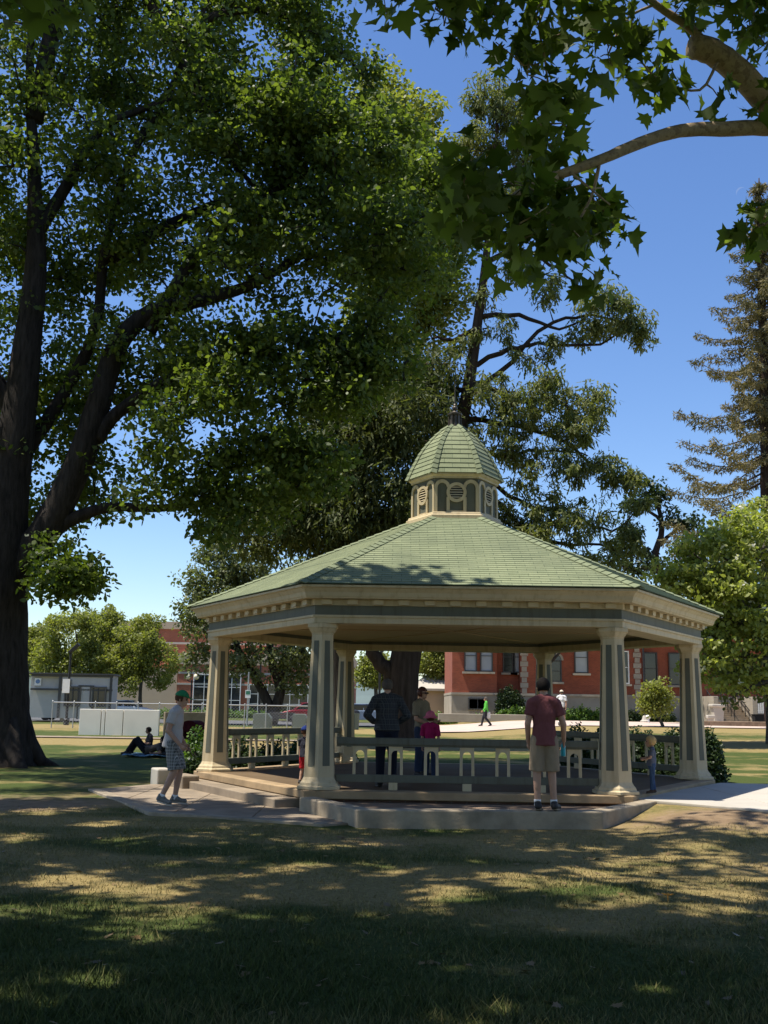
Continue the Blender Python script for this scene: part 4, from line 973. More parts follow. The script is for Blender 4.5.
bush('shrub', 'small leafy shrubs at the left corner of the brick hall', 'shrub', [(wx(438, 82), 82, .8, .6, .9), (wx(449, 82), 82, .7, .6, .7), (wx(478, 82), 82, .5, .5, .6)], 26, .15, LM['shrub'], None, .3)
# pale low house between cedar and hall
b = MB(); xa, xb = wx(412, 96), wx(456, 96); hs = empty('low_house', (0, 0, 0), 0, 'low pale house with grey gable roof left of the brick hall', 'building')
b.box(((xa+xb)/2, 99, 1.4), (xb-xa, 6, 3.2)); b.build('wall', M['tanwall'], hs)
b = MB(); z = 3.0; b.extr([(xa-.4, 95.6, z), (xb+.4, 95.6, z), (xb+.4, 99, z+1.9), (xa+2.2, 99, z+1.9)], (0, 0, .2)); b.extr([(xa-.4, 102.4, z), (xb+.4, 102.4, z), (xb+.4, 99.004, z+1.9), (xa+2.2, 99.004, z+1.9)], (0, 0, .2)); b.build('roof', M['concw'], hs)

# modern brick block at the left
YM2 = 112.
blk = empty('brick_block', (0, 0, 0), 0, 'long modern red brick block with pale bands and grid windows at the left', 'building')
xL, xS, xR = wx(92, YM2), wx(176, YM2), wx(352, YM2); zt1, zt2 = wz(626, YM2, 170), wz(664, YM2, 200)
b = MB(); b.box(((xL+wx(262, YM2))/2, YM2+16, zt1/2), (wx(262, YM2)-xL, 24, zt1)); b.box(((xS+xR)/2, YM2+8, zt2/2), (xR-xS, 16, zt2)); b.build('wall', M['redbrick2'], blk)
b = MB(); b.box(((xL+xS)/2-.1, YM2+3.2, wz(668, YM2, 165)/2), (xS-xL, 6, wz(668, YM2, 165)))
b.box(((xL+wx(262, YM2))/2, YM2+16, zt1+.35), (wx(262, YM2)-xL+.3, 24.3, .8)); b.box(((xS+xR)/2, YM2+8, zt2+.5), (xR-xS+.2, 16.3, 1.1))
b.build('pale_wall', M['tanwall'], blk)
b = MB()
for v in (641,): b.box(((xL+wx(262, YM2))/2, YM2+16, wz(v, YM2, 170)), (wx(262, YM2)-xL+.1, 24.1, .22))
for v in (673, 684): b.box(((xS+xR)/2, YM2+8, wz(v, YM2, 200)), (xR-xS+.1, 16.1, .2))
b.build('band', M['concw'], blk)
for u in (203, 226, 262, 294, 328):
    z0 = .6; window(blk, wx(u, YM2), z0, 2.3 if u < 215 else 2.9, wz(674, YM2, 200)-z0 if u < 240 else wz(684, YM2, 250)-z0, YM2-.06, M['white'], M['glass'], 3 if u > 215 else 2, 3, sill=False)
bush('hedge', 'long low hedge at the foot of the modern brick block', 'hedge', [(wx(u, 104), 104, 1.1, .6, .75) for u in np.arange(160, 318, 9)], 20, .2, LM['shrub'], None, .42)

# site trailer
trl = empty('site_trailer', (0, 0, 0), 0, 'grey flat roofed site trailer with dark trim and two windows', 'trailer')
YT = 70.; xa, xc, xb = wx(36, YT), wx(58, YT), wx(113, YT); z0 = float(gz(xc, YT))+.25; zt = wz(675, YT, 80)
tl_ = xb-xc; ang = .42
trl.location = (xc, YT, 0); trl.rotation_euler = (0, 0, .10)
W = tl_*.93; Dp = 2.6
b = MB(); b.box((W/2, Dp/2, (z0+zt)/2), (W, Dp, zt-z0)); sd = b.build('wall', M['grey'], trl)
b = MB(); b.box((-.95, 1.35, (z0+zt)/2), (1.9, Dp-.3, zt-z0-.02)); b.build('end_wall', M['grey'], trl)
b = MB(); h = zt-z0
for zz in (zt-.06, zt-.95): b.box((W/2-.9, -.01, zz), (W+1.9, .10, .13)); 
for xx in (0, W-.06): b.box((xx, -.02, (z0+zt)/2), (.16, .12, h))
b.box((W/2-.9, Dp/2, zt+.06), (W+2.1, Dp+.3, .10)); b.build('trim', M['greyd'], trl)
for xx, wd in ((.85, 1.05), (W-.85, 1.05)): window(trl, xx, z0+.75, wd, 1.3, -.03, M['greyd'], M['glass'], 2, 1, sill=False)
b = MB(); b.box((W/2+.02, -.03, z0+1.0), (.82, .06, 2.05)); d_ = b.build('door', M['white'] if 0 else M['grey'], trl)
b = MB()
for s in (-1, 1): b.box((W/2+.02+s*.46, -.035, z0+1.0), (.09, .08, 2.1))
b.box((W/2+.02, -.035, z0+2.08), (1.0, .08, .09)); b.build('door_frame', M['greyd'], d_)
b = MB(); b.box((-1.45, .13, zt-.48), (.42, .03, .48)); sg = b.build('sign', M['white'], trl)
sb = mat('sign_blue', (.16, .25, .42), .6)
b = MB(); b.lathe([(.14, 0), (.14, .02)], (0, 0, 0), 14); o = b.build('sign_emblem', sb, sg); o.location = (-1.45, .112, zt-.46); o.rotation_euler = (math.pi/2, 0, 0)
b = MB(); b.box((.45, -.075, zt-.5), (.5, .03, .42)); b.build('sign', M['greyd'], trl)
b = MB()
for xx in (.2, W/2, W-.2):
    for yy in (.3, Dp-.3): b.box((xx, yy, z0-.15), (.2, .3, .34))
b.build('support_block', M['conc'], trl)
# precast wall and chain link fence
cw_ = empty('precast_wall', (0, 0, 0), 0, 'low pale precast concrete wall of joined panels before the site trailer', 'wall')
YW = 47.5; xa, xb = wx(80, YW), wx(160, YW); zt = wz(709.5, YW, 120); zg = float(gz(xa, YW))
ed = [xa, wx(102, YW), wx(106, YW), wx(124, YW), xb]
for a, c in zip(ed[:-1], ed[1:]): b = MB(); b.bb(((a+c)/2, YW, (zg-.2+zt)/2), (c-a-.03, .22, zt-zg+.2), .015); b.build('panel', M['precast'], cw_)
b = MB(); b.bb((xb+1.0, YW+.6, (zg-.2+zt)/2-.03), (1.9, .22, zt-zg+.1), .015, .5); b.build('return_panel', M['conc'], cw_)
fe = empty('chain_link_fence', (0, 0, 0), 0, 'galvanised chain link fence running behind the lawn at the left', 'fence')
YF = 56.; xa, xb = wx(52, YF), wx(330, YF); zt = wz(704.5, YF, 200); n = 13
for i in range(n+1): b = MB(); x = xa+(xb-xa)*i/n; z = float(gz(x, YF)); b.tube([(x, YF, z-.1), (x, YF, zt+.03)], .03, 8); b.ball((x, YF, zt+.05), .04, 6); b.build('post', M['steel'], fe)
b = MB(); b.tube([(xa, YF, zt), (xb, YF, zt)], .028, 8); b.build('top_rail', M['steel'], fe)
b = MB(); zg = .2; h = zt-zg; s = .16
for i in range(int((xb-xa+h)/s)):
    for sg_ in (1, -1):
        x = xa-h+s*i if sg_ > 0 else xa+s*i; t0 = max(0, (xa-x)/(sg_*1.0)) if sg_ > 0 else 0
        p = [(x+sg_*t, t) for t in (0, h)]
        ts = [t for t in np.linspace(0, h, 9) if xa <= x+sg_*t <= xb]
        if len(ts) > 1: b.tube([(x+sg_*ts[0], YF, zg+ts[0]), (x+sg_*ts[-1], YF, zg+ts[-1])], .0045, 3, False)
b.build('wire_mesh', M['steel'], fe)

# lamps and poles
def shoebox_lamp(u, vb, vt, D, label, sgn=1, name='street_lamp'):
    p = at(u, vb, D); z0 = float(gz(p.x, D)); zt = at(u, vt, D).z
    o = empty(name, (p.x, D, z0), 0, label, 'lamp'); h = zt-z0
    b = MB(); b.tube([(0, 0, -.1), (0, 0, h)], [.085, .06], 10); b.lathe([(.16, 0), (.16, .3), (.1, .36)], (0, 0, 0), 12); b.build('pole', M['dark'], o)
    b = MB(); Mx = Matrix.Rotation(-.75*sgn, 3, 'Y'); b.box((sgn*.18, 0, h+.1), (.72, .34, .16), M=Mx); b.build('lamp_head', M['dark'], o, bevel=.02)
    return o
L1 = shoebox_lamp(66, 725, 650, 62, 'black street lamp with tilted box head before the site trailer')
b = MB(); b.box((-.12, -.1, 2.2), (.42, .03, .8)); b.build('sign', M['white'], L1)
shoebox_lamp(259, 715, 657, 80, 'black street lamp in front of the twin trunked tree', -1)
shoebox_lamp(379, 720, 652, 66, 'dark street lamp just left of the cedar trunk', 1)
def globe_lamp():
    D = 90.; p = at(191, 700, D); z0 = float(gz(p.x, D)); h = at(191, 679, D).z-z0
    o = empty('globe_lamp', (p.x, D, z0), 0, 'post lamp with two cream globes in front of the brick block', 'lamp')
    b = MB(); b.lathe([(.2, 0), (.2, .4), (.09, .6), (.06, h-.2), (.08, h-.1), (.05, h)], (0, 0, -.05), 10); b.tube([(-.36, 0, h), (-.36, 0, h-.12), (0, 0, h-.3), (.36, 0, h-.12), (.36, 0, h)], .035, 6); b.build('post', M['dark'], o)
    gm = mat('milk_glass', (.75, .66, .45), .3)
    for s in (-1, 1): b = MB(); b.ball((s*.36, 0, h+.2), .23, 12, (1, 1, 1.1)); b.build('globe', gm, o, smooth=True)
globe_lamp()
p = at(645, 716, 74); z0 = float(gz(p.x, 74)); o = empty('lamp_post', (p.x, 74, z0), 0, 'dark lamp post with pale flared foot before the hall corner', 'lamp')
b = MB(); b.tube([(0, 0, .3), (0, 0, 6.2)], [.075, .055], 10); b.build('pole', M['dark'], o); b = MB(); b.lathe([(.34, -.1), (.34, .12), (.22, .2), (.16, .42), (.09, .5)], (0, 0, 0), 12); b.build('foot', M['concw'], o)
b = MB(); b.lathe([(.06, 6.2), (.2, 6.3), (.24, 6.7), (.1, 6.95), (.02, 7.1)], (0, 0, 0), 10); b.build('lamp_head', M['dark'], o)
b = MB(); p = at(648.5, 716, 72); b.ball((p.x, 72, float(gz(p.x, 72))+.42), .16, 10); b.tube([(p.x, 72, float(gz(p.x, 72))-.1), (p.x, 72, float(gz(p.x, 72))+.3)], .05, 8); tag(b.build('bollard_light', M['white'], smooth=True), 'small white globe light on a stub beside the lamp post foot', 'light')
p = at(247, 722, 68); z0 = float(gz(p.x, 68)); o = empty('sign_post', (p.x, 68, z0), 0, 'thin pale sign post with small green and white sign', 'sign'); h = at(247, 672, 68).z-z0
b = MB(); b.tube([(0, 0, -.1), (0, 0, h)], .055, 8); b.build('post', M['steel'], o); b = MB(); zz = at(247, 694, 68).z-z0; b.box((0, -.07, zz), (.34, .02, .5)); sg = b.build('sign', M['white'], o)
b = MB(); b.box((0, -.083, zz+.08), (.26, .006, .22)); b.build('sign_symbol', mat('sign_green', (.05, .2, .12)), sg)
# cabinets, bench, bin
def cabinet(u, D, wd, h, label):
    p = at(u, 720, D); z = float(gz(p.x, D)); o = empty('utility_cabinet', (p.x, D, z), 0, label, 'cabinet', 'utility cabinets by the street')
    b = MB(); b.extr([(-wd/2, 0, -.05), (wd/2, 0, -.05), (wd/2, 0, h*.72), (wd*.32, 0, h), (-wd*.4, 0, h), (-wd/2, 0, h*.9)], (0, .7, 0)); b.build('body', M['cabinet'], o, bevel=.02)
    b = MB(); b.box((0, .34, -.02), (wd+.2, .95, .16)); b.build('plinth', M['concw'], o); b = MB(); b.box((-.02, -.012, h*.38), (wd*.8, .02, h*.62)); b.build('door', M['cabinet'], o)
cabinet(262, 58, .98, .86, 'green utility cabinet with sloped lid left of the park bench'); cabinet(300, 58, .8, .86, 'green utility cabinet right of the park bench near the red car')
p = at(281, 722, 60); z = float(gz(p.x, 60)); o = empty('park_bench', (p.x, 60, z), 0, 'plain dark park bench between two green cabinets', 'bench')
b = MB()
for i in range(4): b.box((0, -.2+.13*i, .45), (1.5, .11, .04))
b.build('seat', M['greyd'], o); b = MB()
for i in range(3): b.box((0, .3+.03*i, .6+.13*i), (1.5, .04, .11))
b.build('backrest', M['greyd'], o)
for s in (-.65, .65):
    b = MB(); b.box((s, -.18, .2), (.06, .06, .46)); b.build('leg', M['dark'], o); b = MB(); b.box((s, .25, .38), (.06, .06, .86)); b.build('leg', M['dark'], o)
p = at(357, 722, 62); z = float(gz(p.x, 62)); o = empty('litter_bin', (p.x-.2, 62, z), 0, 'dark green round litter bin behind the man in the plaid shirt', 'bin')
b = MB(); b.lathe([(.3, 0), (.34, .85), (.36, .86), (.36, .92)], (0, 0, 0), 14); b.build('body', M['cabinet'], o); b = MB(); b.lathe([(.36, .92), (.3, 1.05), (.1, 1.12)], (0, 0, 0), 14); b.build('lid', M['dark'], o)

# cars
def car(u, D, rz, paint, label, L=4.5, H=1.45):
    p = at(u, 718, D); z = float(gz(p.x, D)); o = empty('parked_car', (p.x, D, z+.03), rz, label, 'car', 'cars parked beyond the fence')
    pm = mat('car_paint', paint, .25, .03, 1, 0, 1, .2, .6)
    def shell(prof, wd, top=1.0):
        bm = bmesh.new(); rows = []
        for s, k in ((-1, .90), (-.97, 1), (.97, 1), (1, .90)):
            rows.append([bm.verts.new((x*(1 if abs(s) < 1 else .985), s*wd/2, (zz-.3)*k+.3)) for x, zz in prof])
        n = len(prof)
        for r0, r1 in zip(rows[:-1], rows[1:]):
            for i in range(n): bm.faces.new((r0[i], r0[(i+1) % n], r1[(i+1) % n], r1[i]))
        bm.faces.new(rows[0][::-1]); bm.faces.new(rows[-1]); bmesh.ops.recalc_face_normals(bm, faces=bm.faces[:]); me = bpy.data.meshes.new('body'); bm.to_mesh(me); bm.free(); return me
    h = L/2
    me = shell([(-h, .35), (-h+.02, .62), (-h+.15, .86), (-h+.7, .92), (-h+1.2, .95), (h-1.45, .95), (h-.75, .88), (h-.12, .72), (h, .55), (h-.03, .30), (h-.5, .22), (-h+.5, .22)], 1.78)
    me.materials.append(pm); body = mesh_obj('body', me, o); bv = body.modifiers.new('b', 'BEVEL'); bv.width = .05; bv.segments = 2; bv.limit_method = 'ANGLE'
    me = shell([(-h+.45, .93), (-h+1.05, H-.06), (-h+1.4, H), (h-2.0, H), (h-1.75, H-.05), (h-1.05, .93)], 1.60); me.materials.append(M['glass']); cab = mesh_obj('window', me, o)
    b = MB(); b.bb((-.22, 0, H+.005), (L*.40, 1.30, .05), .02); b.build('roof', pm, o)
    for s in (-1, 1):
        b = MB()
        for (xa_, za, xb_, zb_) in ((-h+.5, .94, -h+1.1, H-.02), (h-1.08, .94, h-1.8, H-.03), (-.15, .94, -.15, H-.01), (-h+1.1, H-.02, h-1.8, H-.02)): b.tube([(xa_, s*.80, za), (xb_, s*.72, zb_)], .04, 6)
        b.build('pillar', pm, o)
        for x in (-h+.82, h-.86):
            b = MB(); Mx = Matrix.Rotation(math.pi/2, 3, 'X'); t = MB(); t.lathe([(.22, -.1), (.31, -.1), (.33, -.06), (.33, .06), (.31, .1), (.22, .1)], (0, 0, 0), 18); b.add([Mx @ Vector(v)+Vector((x, s*.80, .33)) for v in t.v], t.f); wh = b.build('wheel', M['black'], o)
            b = MB(); t = MB(); t.lathe([(.05, .105), (.21, .09), (.22, -.09), (.05, -.105)], (0, 0, 0), 14); b.add([Mx @ Vector(v)+Vector((x, s*.80, .33)) for v in t.v], t.f); b.build('rim', M['steel'], wh)
        b = MB(); b.bb((h-.12, s*.62, .66), (.2, .36, .14), .04); b.build('headlight', M['blind'], o)
        b = MB(); b.bb((-h+.08, s*.68, .75), (.14, .3, .16), .04); b.build('tail_light', mat('tail_red', (.3, .01, .01), .3), o)
    return o
car(28, 74, .05, (.045, .06, .11), 'dark blue car parked left of the grey site trailer')
car(309, 84, math.pi+.1, (.28, .012, .022), 'red car parked behind the front left column')
car(364, 86, .15, (.22, .28, .36), 'pale blue car parked left of the cedar trunk')
car(126, 92, .05, (.62, .64, .68), 'white car parked behind the precast wall')
small_tree('lawn_tree', 'leafy tree close to the brick hall, its crown hidden above the gazebo ceiling line', None, None, [([g3(13.0, 82.3, -.2), Vector((13.0, 82.3, 3)), Vector((12.8, 82.2, 6)), Vector((12.4, 82.2, 9))], .22, .07)]+[([Vector((12.9, 82.2, 5)), Vector((12.9+e, 82, 7.5)), Vector((12.9+2*e, 82, 9.5))], .1, .03) for e in (-2.2, -1, 1.2, 2.4)],
    [(u, v, 82, 34, 16) for u, v in ((470, 605), (505, 590), (540, 600), (575, 590), (610, 605), (640, 612))], 60, .24, LM['big'], BK['dark'], (.5, .9))
# ------------------------------------------------------------------ people
def capsule(b, p, q, r0, r1, flat=1.0, ends=(1, 1), n=14, ux=None):
    p, q = Vector(p), Vector(q); t = (q-p); L = t.length; t = t/L if L > 1e-6 else Vector((0, 0, 1))
    u = Vector(ux or (1, 0, 0)); u = u-t*u.dot(t); u = u.normalized() if u.length > .05 else t.orthogonal().normalized(); v = t.cross(u)
    rings = []
    if ends[0]:
        for a in (-80, -55, -28): rings.append((p+t*(r0*math.sin(R_(a))), r0*math.cos(R_(a))))
    rings.append((p, r0))
    for f in (.33, .66): rings.append((p.lerp(q, f), r0+(r1-r0)*f))
    rings.append((q, r1))
    if ends[1]:
        for a in (28, 55, 80): rings.append((q+t*(r1*math.sin(R_(a))), r1*math.cos(R_(a))))
    base = len(b.v)
    for c, r in rings:
        for k in range(n): a = 2*math.pi*k/n; b.v.append(tuple(c+u*(r*math.cos(a))+v*(r*flat*math.sin(a))))
    for i in range(len(rings)-1):
        for k in range(n): b.f.append((base+i*n+k, base+i*n+(k+1) % n, base+(i+1)*n+(k+1) % n, base+(i+1)*n+k)); b.m.append(0)
    b.f.append(tuple(base+k for k in range(n-1, -1, -1))); b.f.append(tuple(base+(len(rings)-1)*n+k for k in range(n))); b.m += [0, 0]
def fuse(b, name, m, parent, vox, sm=4, extra=None):
    me = bpy.data.meshes.new('t'); me.from_pydata(b.v, [], b.f); o = bpy.data.objects.new('t', me); C.objects.link(o)
    md = o.modifiers.new('r', 'REMESH'); md.mode = 'VOXEL'; md.voxel_size = vox
    if sm: s = o.modifiers.new('s', 'SMOOTH'); s.factor = .5; s.iterations = sm
    dg = bpy.context.evaluated_depsgraph_get(); dg.update(); ev = o.evaluated_get(dg); m2 = bpy.data.meshes.new_from_object(ev)
    bpy.data.objects.remove(o)
    if extra and extra.v:
        n0 = len(m2.vertices); V = [tuple(v.co) for v in m2.vertices]+extra.v; Fs = [tuple(p.vertices) for p in m2.polygons]+[tuple(i+n0 for i in f) for f in extra.f]
        m2 = bpy.data.meshes.new(name); m2.from_pydata(V, [], Fs)
    m2.name = name; m2.materials.clear(); m2.materials.append(m); m2.shade_smooth()
    return mesh_obj(name, m2, parent)
STAND = dict(pelvis=(0,0,.95), waist=(0,0,1.08), chest=(0,-.005,1.27), neck=(0,-.015,1.47), head=(0,.02,1.615),
    shr=(.185,-.01,1.40), shl=(-.185,-.01,1.40), elr=(.235,-.03,1.12), ell=(-.235,-.03,1.12), wrr=(.235,.06,.88), wrl=(-.235,.06,.88),
    hir=(.09,0,.92), hil=(-.09,0,.92), knr=(.10,.015,.50), knl=(-.10,.015,.50), anr=(.105,-.02,.085), anl=(-.105,-.02,.085))
def person(label, loc, head, H, pose=None, wear=None, child=1.0, vox=.012, girth=1.0, look=0, nod=0, group=None):
    J = {k: Vector(v) for k, v in {**STAND, **(pose or {})}.items()}; wear = wear or {}
    s = H/(1.75 if child == 1 else 1.49+.26*child)
    o = empty('person', loc, head-math.pi/2, label, 'person', group); o.scale = (s, s, s); vox = vox/s if child == 1 else vox
    g = girth; f = .70
    skin = wear.get('skin', SKIN); hc = J['neck']+(J['head']-J['neck'])*(1 if child == 1 else .55+.45*child)
    # ---- body
    b = MB(); cp = lambda B, p, q, r0, r1, flat=1., ends=(1, 1): capsule(B, p, q, r0, r1, flat, ends)
    def torso(B, k=0., e=(1, 1), neck=True):
        cp(B, J['pelvis'], J['waist'], .150*g+k, .142*g+k, f+.04, e); cp(B, J['waist'], J['chest'], .142*g+k, .158*g+k, f, (1, 1))
        cp(B, J['chest'], J['chest'].lerp(J['neck'], .55), .158*g+k, .125+k, .66)
        cp(B, J['shl'], J['shr'], .058+k, .058+k, 1.0); 
        for a in ('shl', 'shr'): cp(B, J[a].lerp(J['neck'], .75)+Vector((0, 0, .0)), J[a], .062+k, .060+k)
    torso(b); cp(b, J['neck']-Vector((0, 0, .05)), hc-Vector((0, .012, .05)), .060, .052)
    for a in 'lr':
        cp(b, J['sh'+a], J['el'+a], .053*g**.5, .042); cp(b, J['el'+a], J['wr'+a], .043, .030)
        cp(b, J['hi'+a], J['kn'+a], .086*g**.5, .058); cp(b, J['kn'+a], J['an'+a], .058, .038)
        cp(b, J['kn'+a].lerp(J['an'+a], .12)+Vector((0, -.012, 0)), J['kn'+a].lerp(J['an'+a], .5)+Vector((0, -.01, 0)), .05, .046)
        toe = J.get('to'+a, J['an'+a]+Vector((.02 if a == 'r' else -.02, .15, -.045))); cp(b, J['an'+a]+Vector((0, -.02, -.03)), toe, .036, .03, .8)
    # head: skull, jaw, nose, ears
    Rm = Matrix.Rotation(look, 3, 'Z') @ Matrix.Rotation(nod, 3, 'X'); K = child if child > 1 else 1
    hp = lambda x, y, z: hc+Rm @ (Vector((x, y, z))*K)
    def hcap(B, p, q, r0, r1, flat=1.): capsule(B, hp(*p), hp(*q), r0*K, r1*K, flat, ux=tuple(Rm @ Vector((1, 0, 0))))
    hcap(b, (0, -.015, .04), (0, .005, .035), .083, .078, 1.08); hcap(b, (0, .02, .01), (0, .055, -.062), .066, .040); hcap(b, (0, -.02, .0), (0, -.01, -.03), .072, .062)
    hcap(b, (0, .088, .008), (0, .106, -.022), .009, .015); hcap(b, (0, .090, -.018), (0, .098, -.028), .012, .014)
    hcap(b, (-.018, .083, -.050), (.018, .083, -.050), .009, .009); hcap(b, (-.03, .083, .032), (.03, .083, .032), .011, .011)
    for sx_ in (-1, 1): hcap(b, (sx_*.082, -.012, .014), (sx_*.084, -.008, -.022), .014, .010); 
    # hands: palm, four fingers, thumb
    fb = MB()
    for a, sg in (('r', 1), ('l', -1)):
        d = (J['wr'+a]-J['el'+a]).normalized(); W = J['wr'+a]; curl = Vector(wear.get('curl_'+a, (0, .35, -.1)))
        d = (d+curl*.4).normalized(); side = Vector((0, 1, 0)); side = (side-d*side.dot(d)).normalized(); inn = d.cross(side).normalized()
        if inn.x*sg > 0: inn = -inn
        capsule(b, W, W+d*.085, .030, .036, .5, n=10, ux=tuple(side))
        for i, (off, ln) in enumerate(((.030, .070), (.011, .080), (-.010, .074), (-.029, .058))):
            k0 = W+d*.085+side*off; k1 = k0+(d+inn*.35).normalized()*ln*.5; k2 = k1+(d*.55+inn).normalized()*ln*.5
            capsule(fb, k0-d*.02, k1, .0095, .0088, n=8); capsule(fb, k1, k2, .0088, .0072, n=8)
        t0 = W+d*.025+side*.028; t1 = t0+(side*.7+d+inn*.3).normalized()*.04; capsule(fb, t0, t1, .012, .010, n=8); capsule(fb, t1, t1+(d+inn*.6).normalized()*.03, .010, .008, n=8)
    body = fuse(b, 'body', skin, o, vox, 3, fb)
    eb = MB()
    for sx_ in (-1, 1): eb.ball(tuple(hp(sx_*.031, .082, .012)), .0105*K, 8)
    eb.build('eye', EYE, body, smooth=True)
    # ---- clothes
    sh = wear.get('shirt')
    if sh is not None:
        m_, sl_ = sh; b = MB(); k = .016
        hem = J['pelvis']+(J['pelvis']-J['waist'])*wear.get('hem', .45)
        capsule(b, hem, J['waist'], .170*g+k+.006, .152*g+k, f+.10, (0, 1)); torso(b, k)
        for a in 'lr':
            A, E_, Wr = J['sh'+a], J['el'+a], J['wr'+a]
            if sl_ <= 1: capsule(b, A, A.lerp(E_, sl_), .053+k+.002, .050+k+.010, 1, (1, 0))
            else: capsule(b, A, E_, .053+k, .044+k+.004); capsule(b, E_, E_.lerp(Wr, sl_-1), .044+k+.004, .034+k, 1, (1, 0))
        fuse(b, 'shirt', m_, o, max(vox, .011), 3)
    pt = wear.get('trousers')
    if pt is not None:
        m_, ln = pt; b = MB(); k = .013
        wb = J['pelvis'].lerp(J['waist'], .45); capsule(b, J['pelvis'], wb, .154*g+k, .146*g+k, f+.05, (1, 0)); 
        for a in 'lr':
            A, Kn, An = J['hi'+a], J['kn'+a], J['an'+a]
            if ln <= 1: capsule(b, A, A.lerp(Kn, ln), .088*g**.5+k+.004, .074+k+.022, 1, (1, 0))
            else: capsule(b, A, Kn, .088*g**.5+k, .060+k+.008); capsule(b, Kn, Kn.lerp(An, ln-1), .060+k+.008, .052+k, 1, (1, 0))
        capsule(b, J['hil'], J['hir'], .097*g+k*.5, .097*g+k*.5, 1)
        fuse(b, wear.get('trouser_name', 'trousers'), m_, o, max(vox, .011), 3)
    for a in 'lr':
        an = J['an'+a]; toe = J.get('to'+a, an+Vector((.02 if a == 'r' else -.02, .15, -.045)))
        if wear.get('sock') is not None:
            b = MB(); kn = J['kn'+a]; capsule(b, an+Vector((0, 0, -.02)), an.lerp(kn, wear.get('sock_h', .16)), .045, .047, 1, (1, 0)); b.build('sock', wear['sock'], o, smooth=True)
        if wear.get('shoe') is not None:
            b = MB(); d = (toe-an); d.normalize()
            capsule(b, an+Vector((0, -.028, -.028)), toe, .050, .043, .86); capsule(b, an+Vector((0, -.01, .012)), an+d*.07+Vector((0, 0, -.01)), .048, .042)
            sh_ = fuse(b, 'shoe', wear['shoe'], o, .011, 2)
            sm_ = MB(); zz = -.052
            h0 = an+Vector((0, -.045, zz)); t0 = toe+Vector((0, .012, -.022)); sd = Vector((d.y, -d.x, 0)).normalized()*.046
            sm_.extr([h0-sd*.8, h0+sd*.8, h0.lerp(t0, .7)+sd*1.08, t0+sd*.7+d*.02, t0+d*.042, t0-sd*.7+d*.02, h0.lerp(t0, .7)-sd*1.08], (0, 0, -.022)); sm_.build('sole', wear.get('sole', M['greyd']), sh_)
    hair = wear.get('hair')
    def shell_head(nm, m_, grow, test, par=o, thick=.012):
        bm = bmesh.new(); bmesh.ops.create_uvsphere(bm, u_segments=22, v_segments=16, radius=1)
        for v in bm.verts: v.co = Vector((v.co.x*(.083+grow), v.co.y*(.098+grow), v.co.z*(.098+grow)))+Vector((0, -.008, .032))
        kill = [f_ for f_ in bm.faces if not test(f_.calc_center_median())]; bmesh.ops.delete(bm, geom=kill, context='FACES')
        for v in bm.verts: v.co = v.co*(1+rng.normal()*wear.get('mess', .012)); v.co = hp(*v.co)
        me = bpy.data.meshes.new(nm); bm.to_mesh(me); bm.free(); me.materials.append(m_); me.shade_smooth(); oo = mesh_obj(nm, me, par); md = oo.modifiers.new('s', 'SOLIDIFY'); md.thickness = thick*K; md.offset = 0; return oo
    if hair is not None:
        m_, ln = hair
        shell_head('hair', m_, .006, lambda c: (c.z > .055 and c.y < .088) or (c.y < .022 and c.z > -.02-ln) )
    if wear.get('cap') is not None:
        cpo = shell_head('cap', wear['cap'], .016, lambda c: c.z > .052, thick=.008)
        b = MB(); out = []
        for a in np.linspace(-1.15, 1.15, 11): out.append(hp(.088*math.sin(a), .082+.088*math.cos(a)**.8-.0, .050-.02*math.cos(a)))
        out += [hp(.07, .06, .058), hp(-.07, .06, .058)]; b.extr(out, Rm @ Vector((0, 0, .008*K))); b.build('brim', wear['cap'], cpo)
    if wear.get('sunhat') is not None:
        cpo = shell_head('hat', wear['sunhat'], .016, lambda c: c.z > .03, thick=.01)
        b = MB()
        for i in range(24):
            a0, a1 = 2*math.pi*i/24, 2*math.pi*(i+1)/24; q_ = lambda a, r, z: hp(r*.92*math.sin(a), r*math.cos(a)-.008, z+.008*math.sin(5*a))
            b.add([q_(a0, .10, .045), q_(a1, .10, .045), q_(a1, .165, -.005), q_(a0, .165, -.005), q_(a0, .10, .052), q_(a1, .10, .052), q_(a1, .165, .002), q_(a0, .165, .002)], [(0,1,2,3), (7,6,5,4), (3,2,6,7)])
        b.build('brim', wear['sunhat'], cpo)
    if wear.get('shades'):
        b = MB()
        for sx_ in (-1, 1): b.box(hp(sx_*.034, .098, .012), (.05*K, .012, .034*K)); b.box(hp(sx_*.076, .045, .014), (.008, .1, .012))
        b.box(hp(0, .102, .018), (.022, .008, .010)); b.build('sunglasses', M['black'], o)
    return o, J, s
SKIN = mat('skin', (.42, .245, .165), .55, .08, 8); SKIN2 = mat('tanned_skin', (.34, .19, .125), .55, .08, 8); EYE = mat('eye', (.05, .035, .03), .25)
def cl(n, c, v=.12):
    t = NT(n); f = t.noise(7, 3, t.co('Object', (1, 1, .55)), .5); t.col(t.ramp(f, [(.3, dk(c, 1-v)), (.7, dk(c, 1+v))])); t.b.inputs['Roughness'].default_value = .92; t.b.inputs['Specular IOR Level'].default_value = .12
    t.bump(f, .9, .06); return t.m
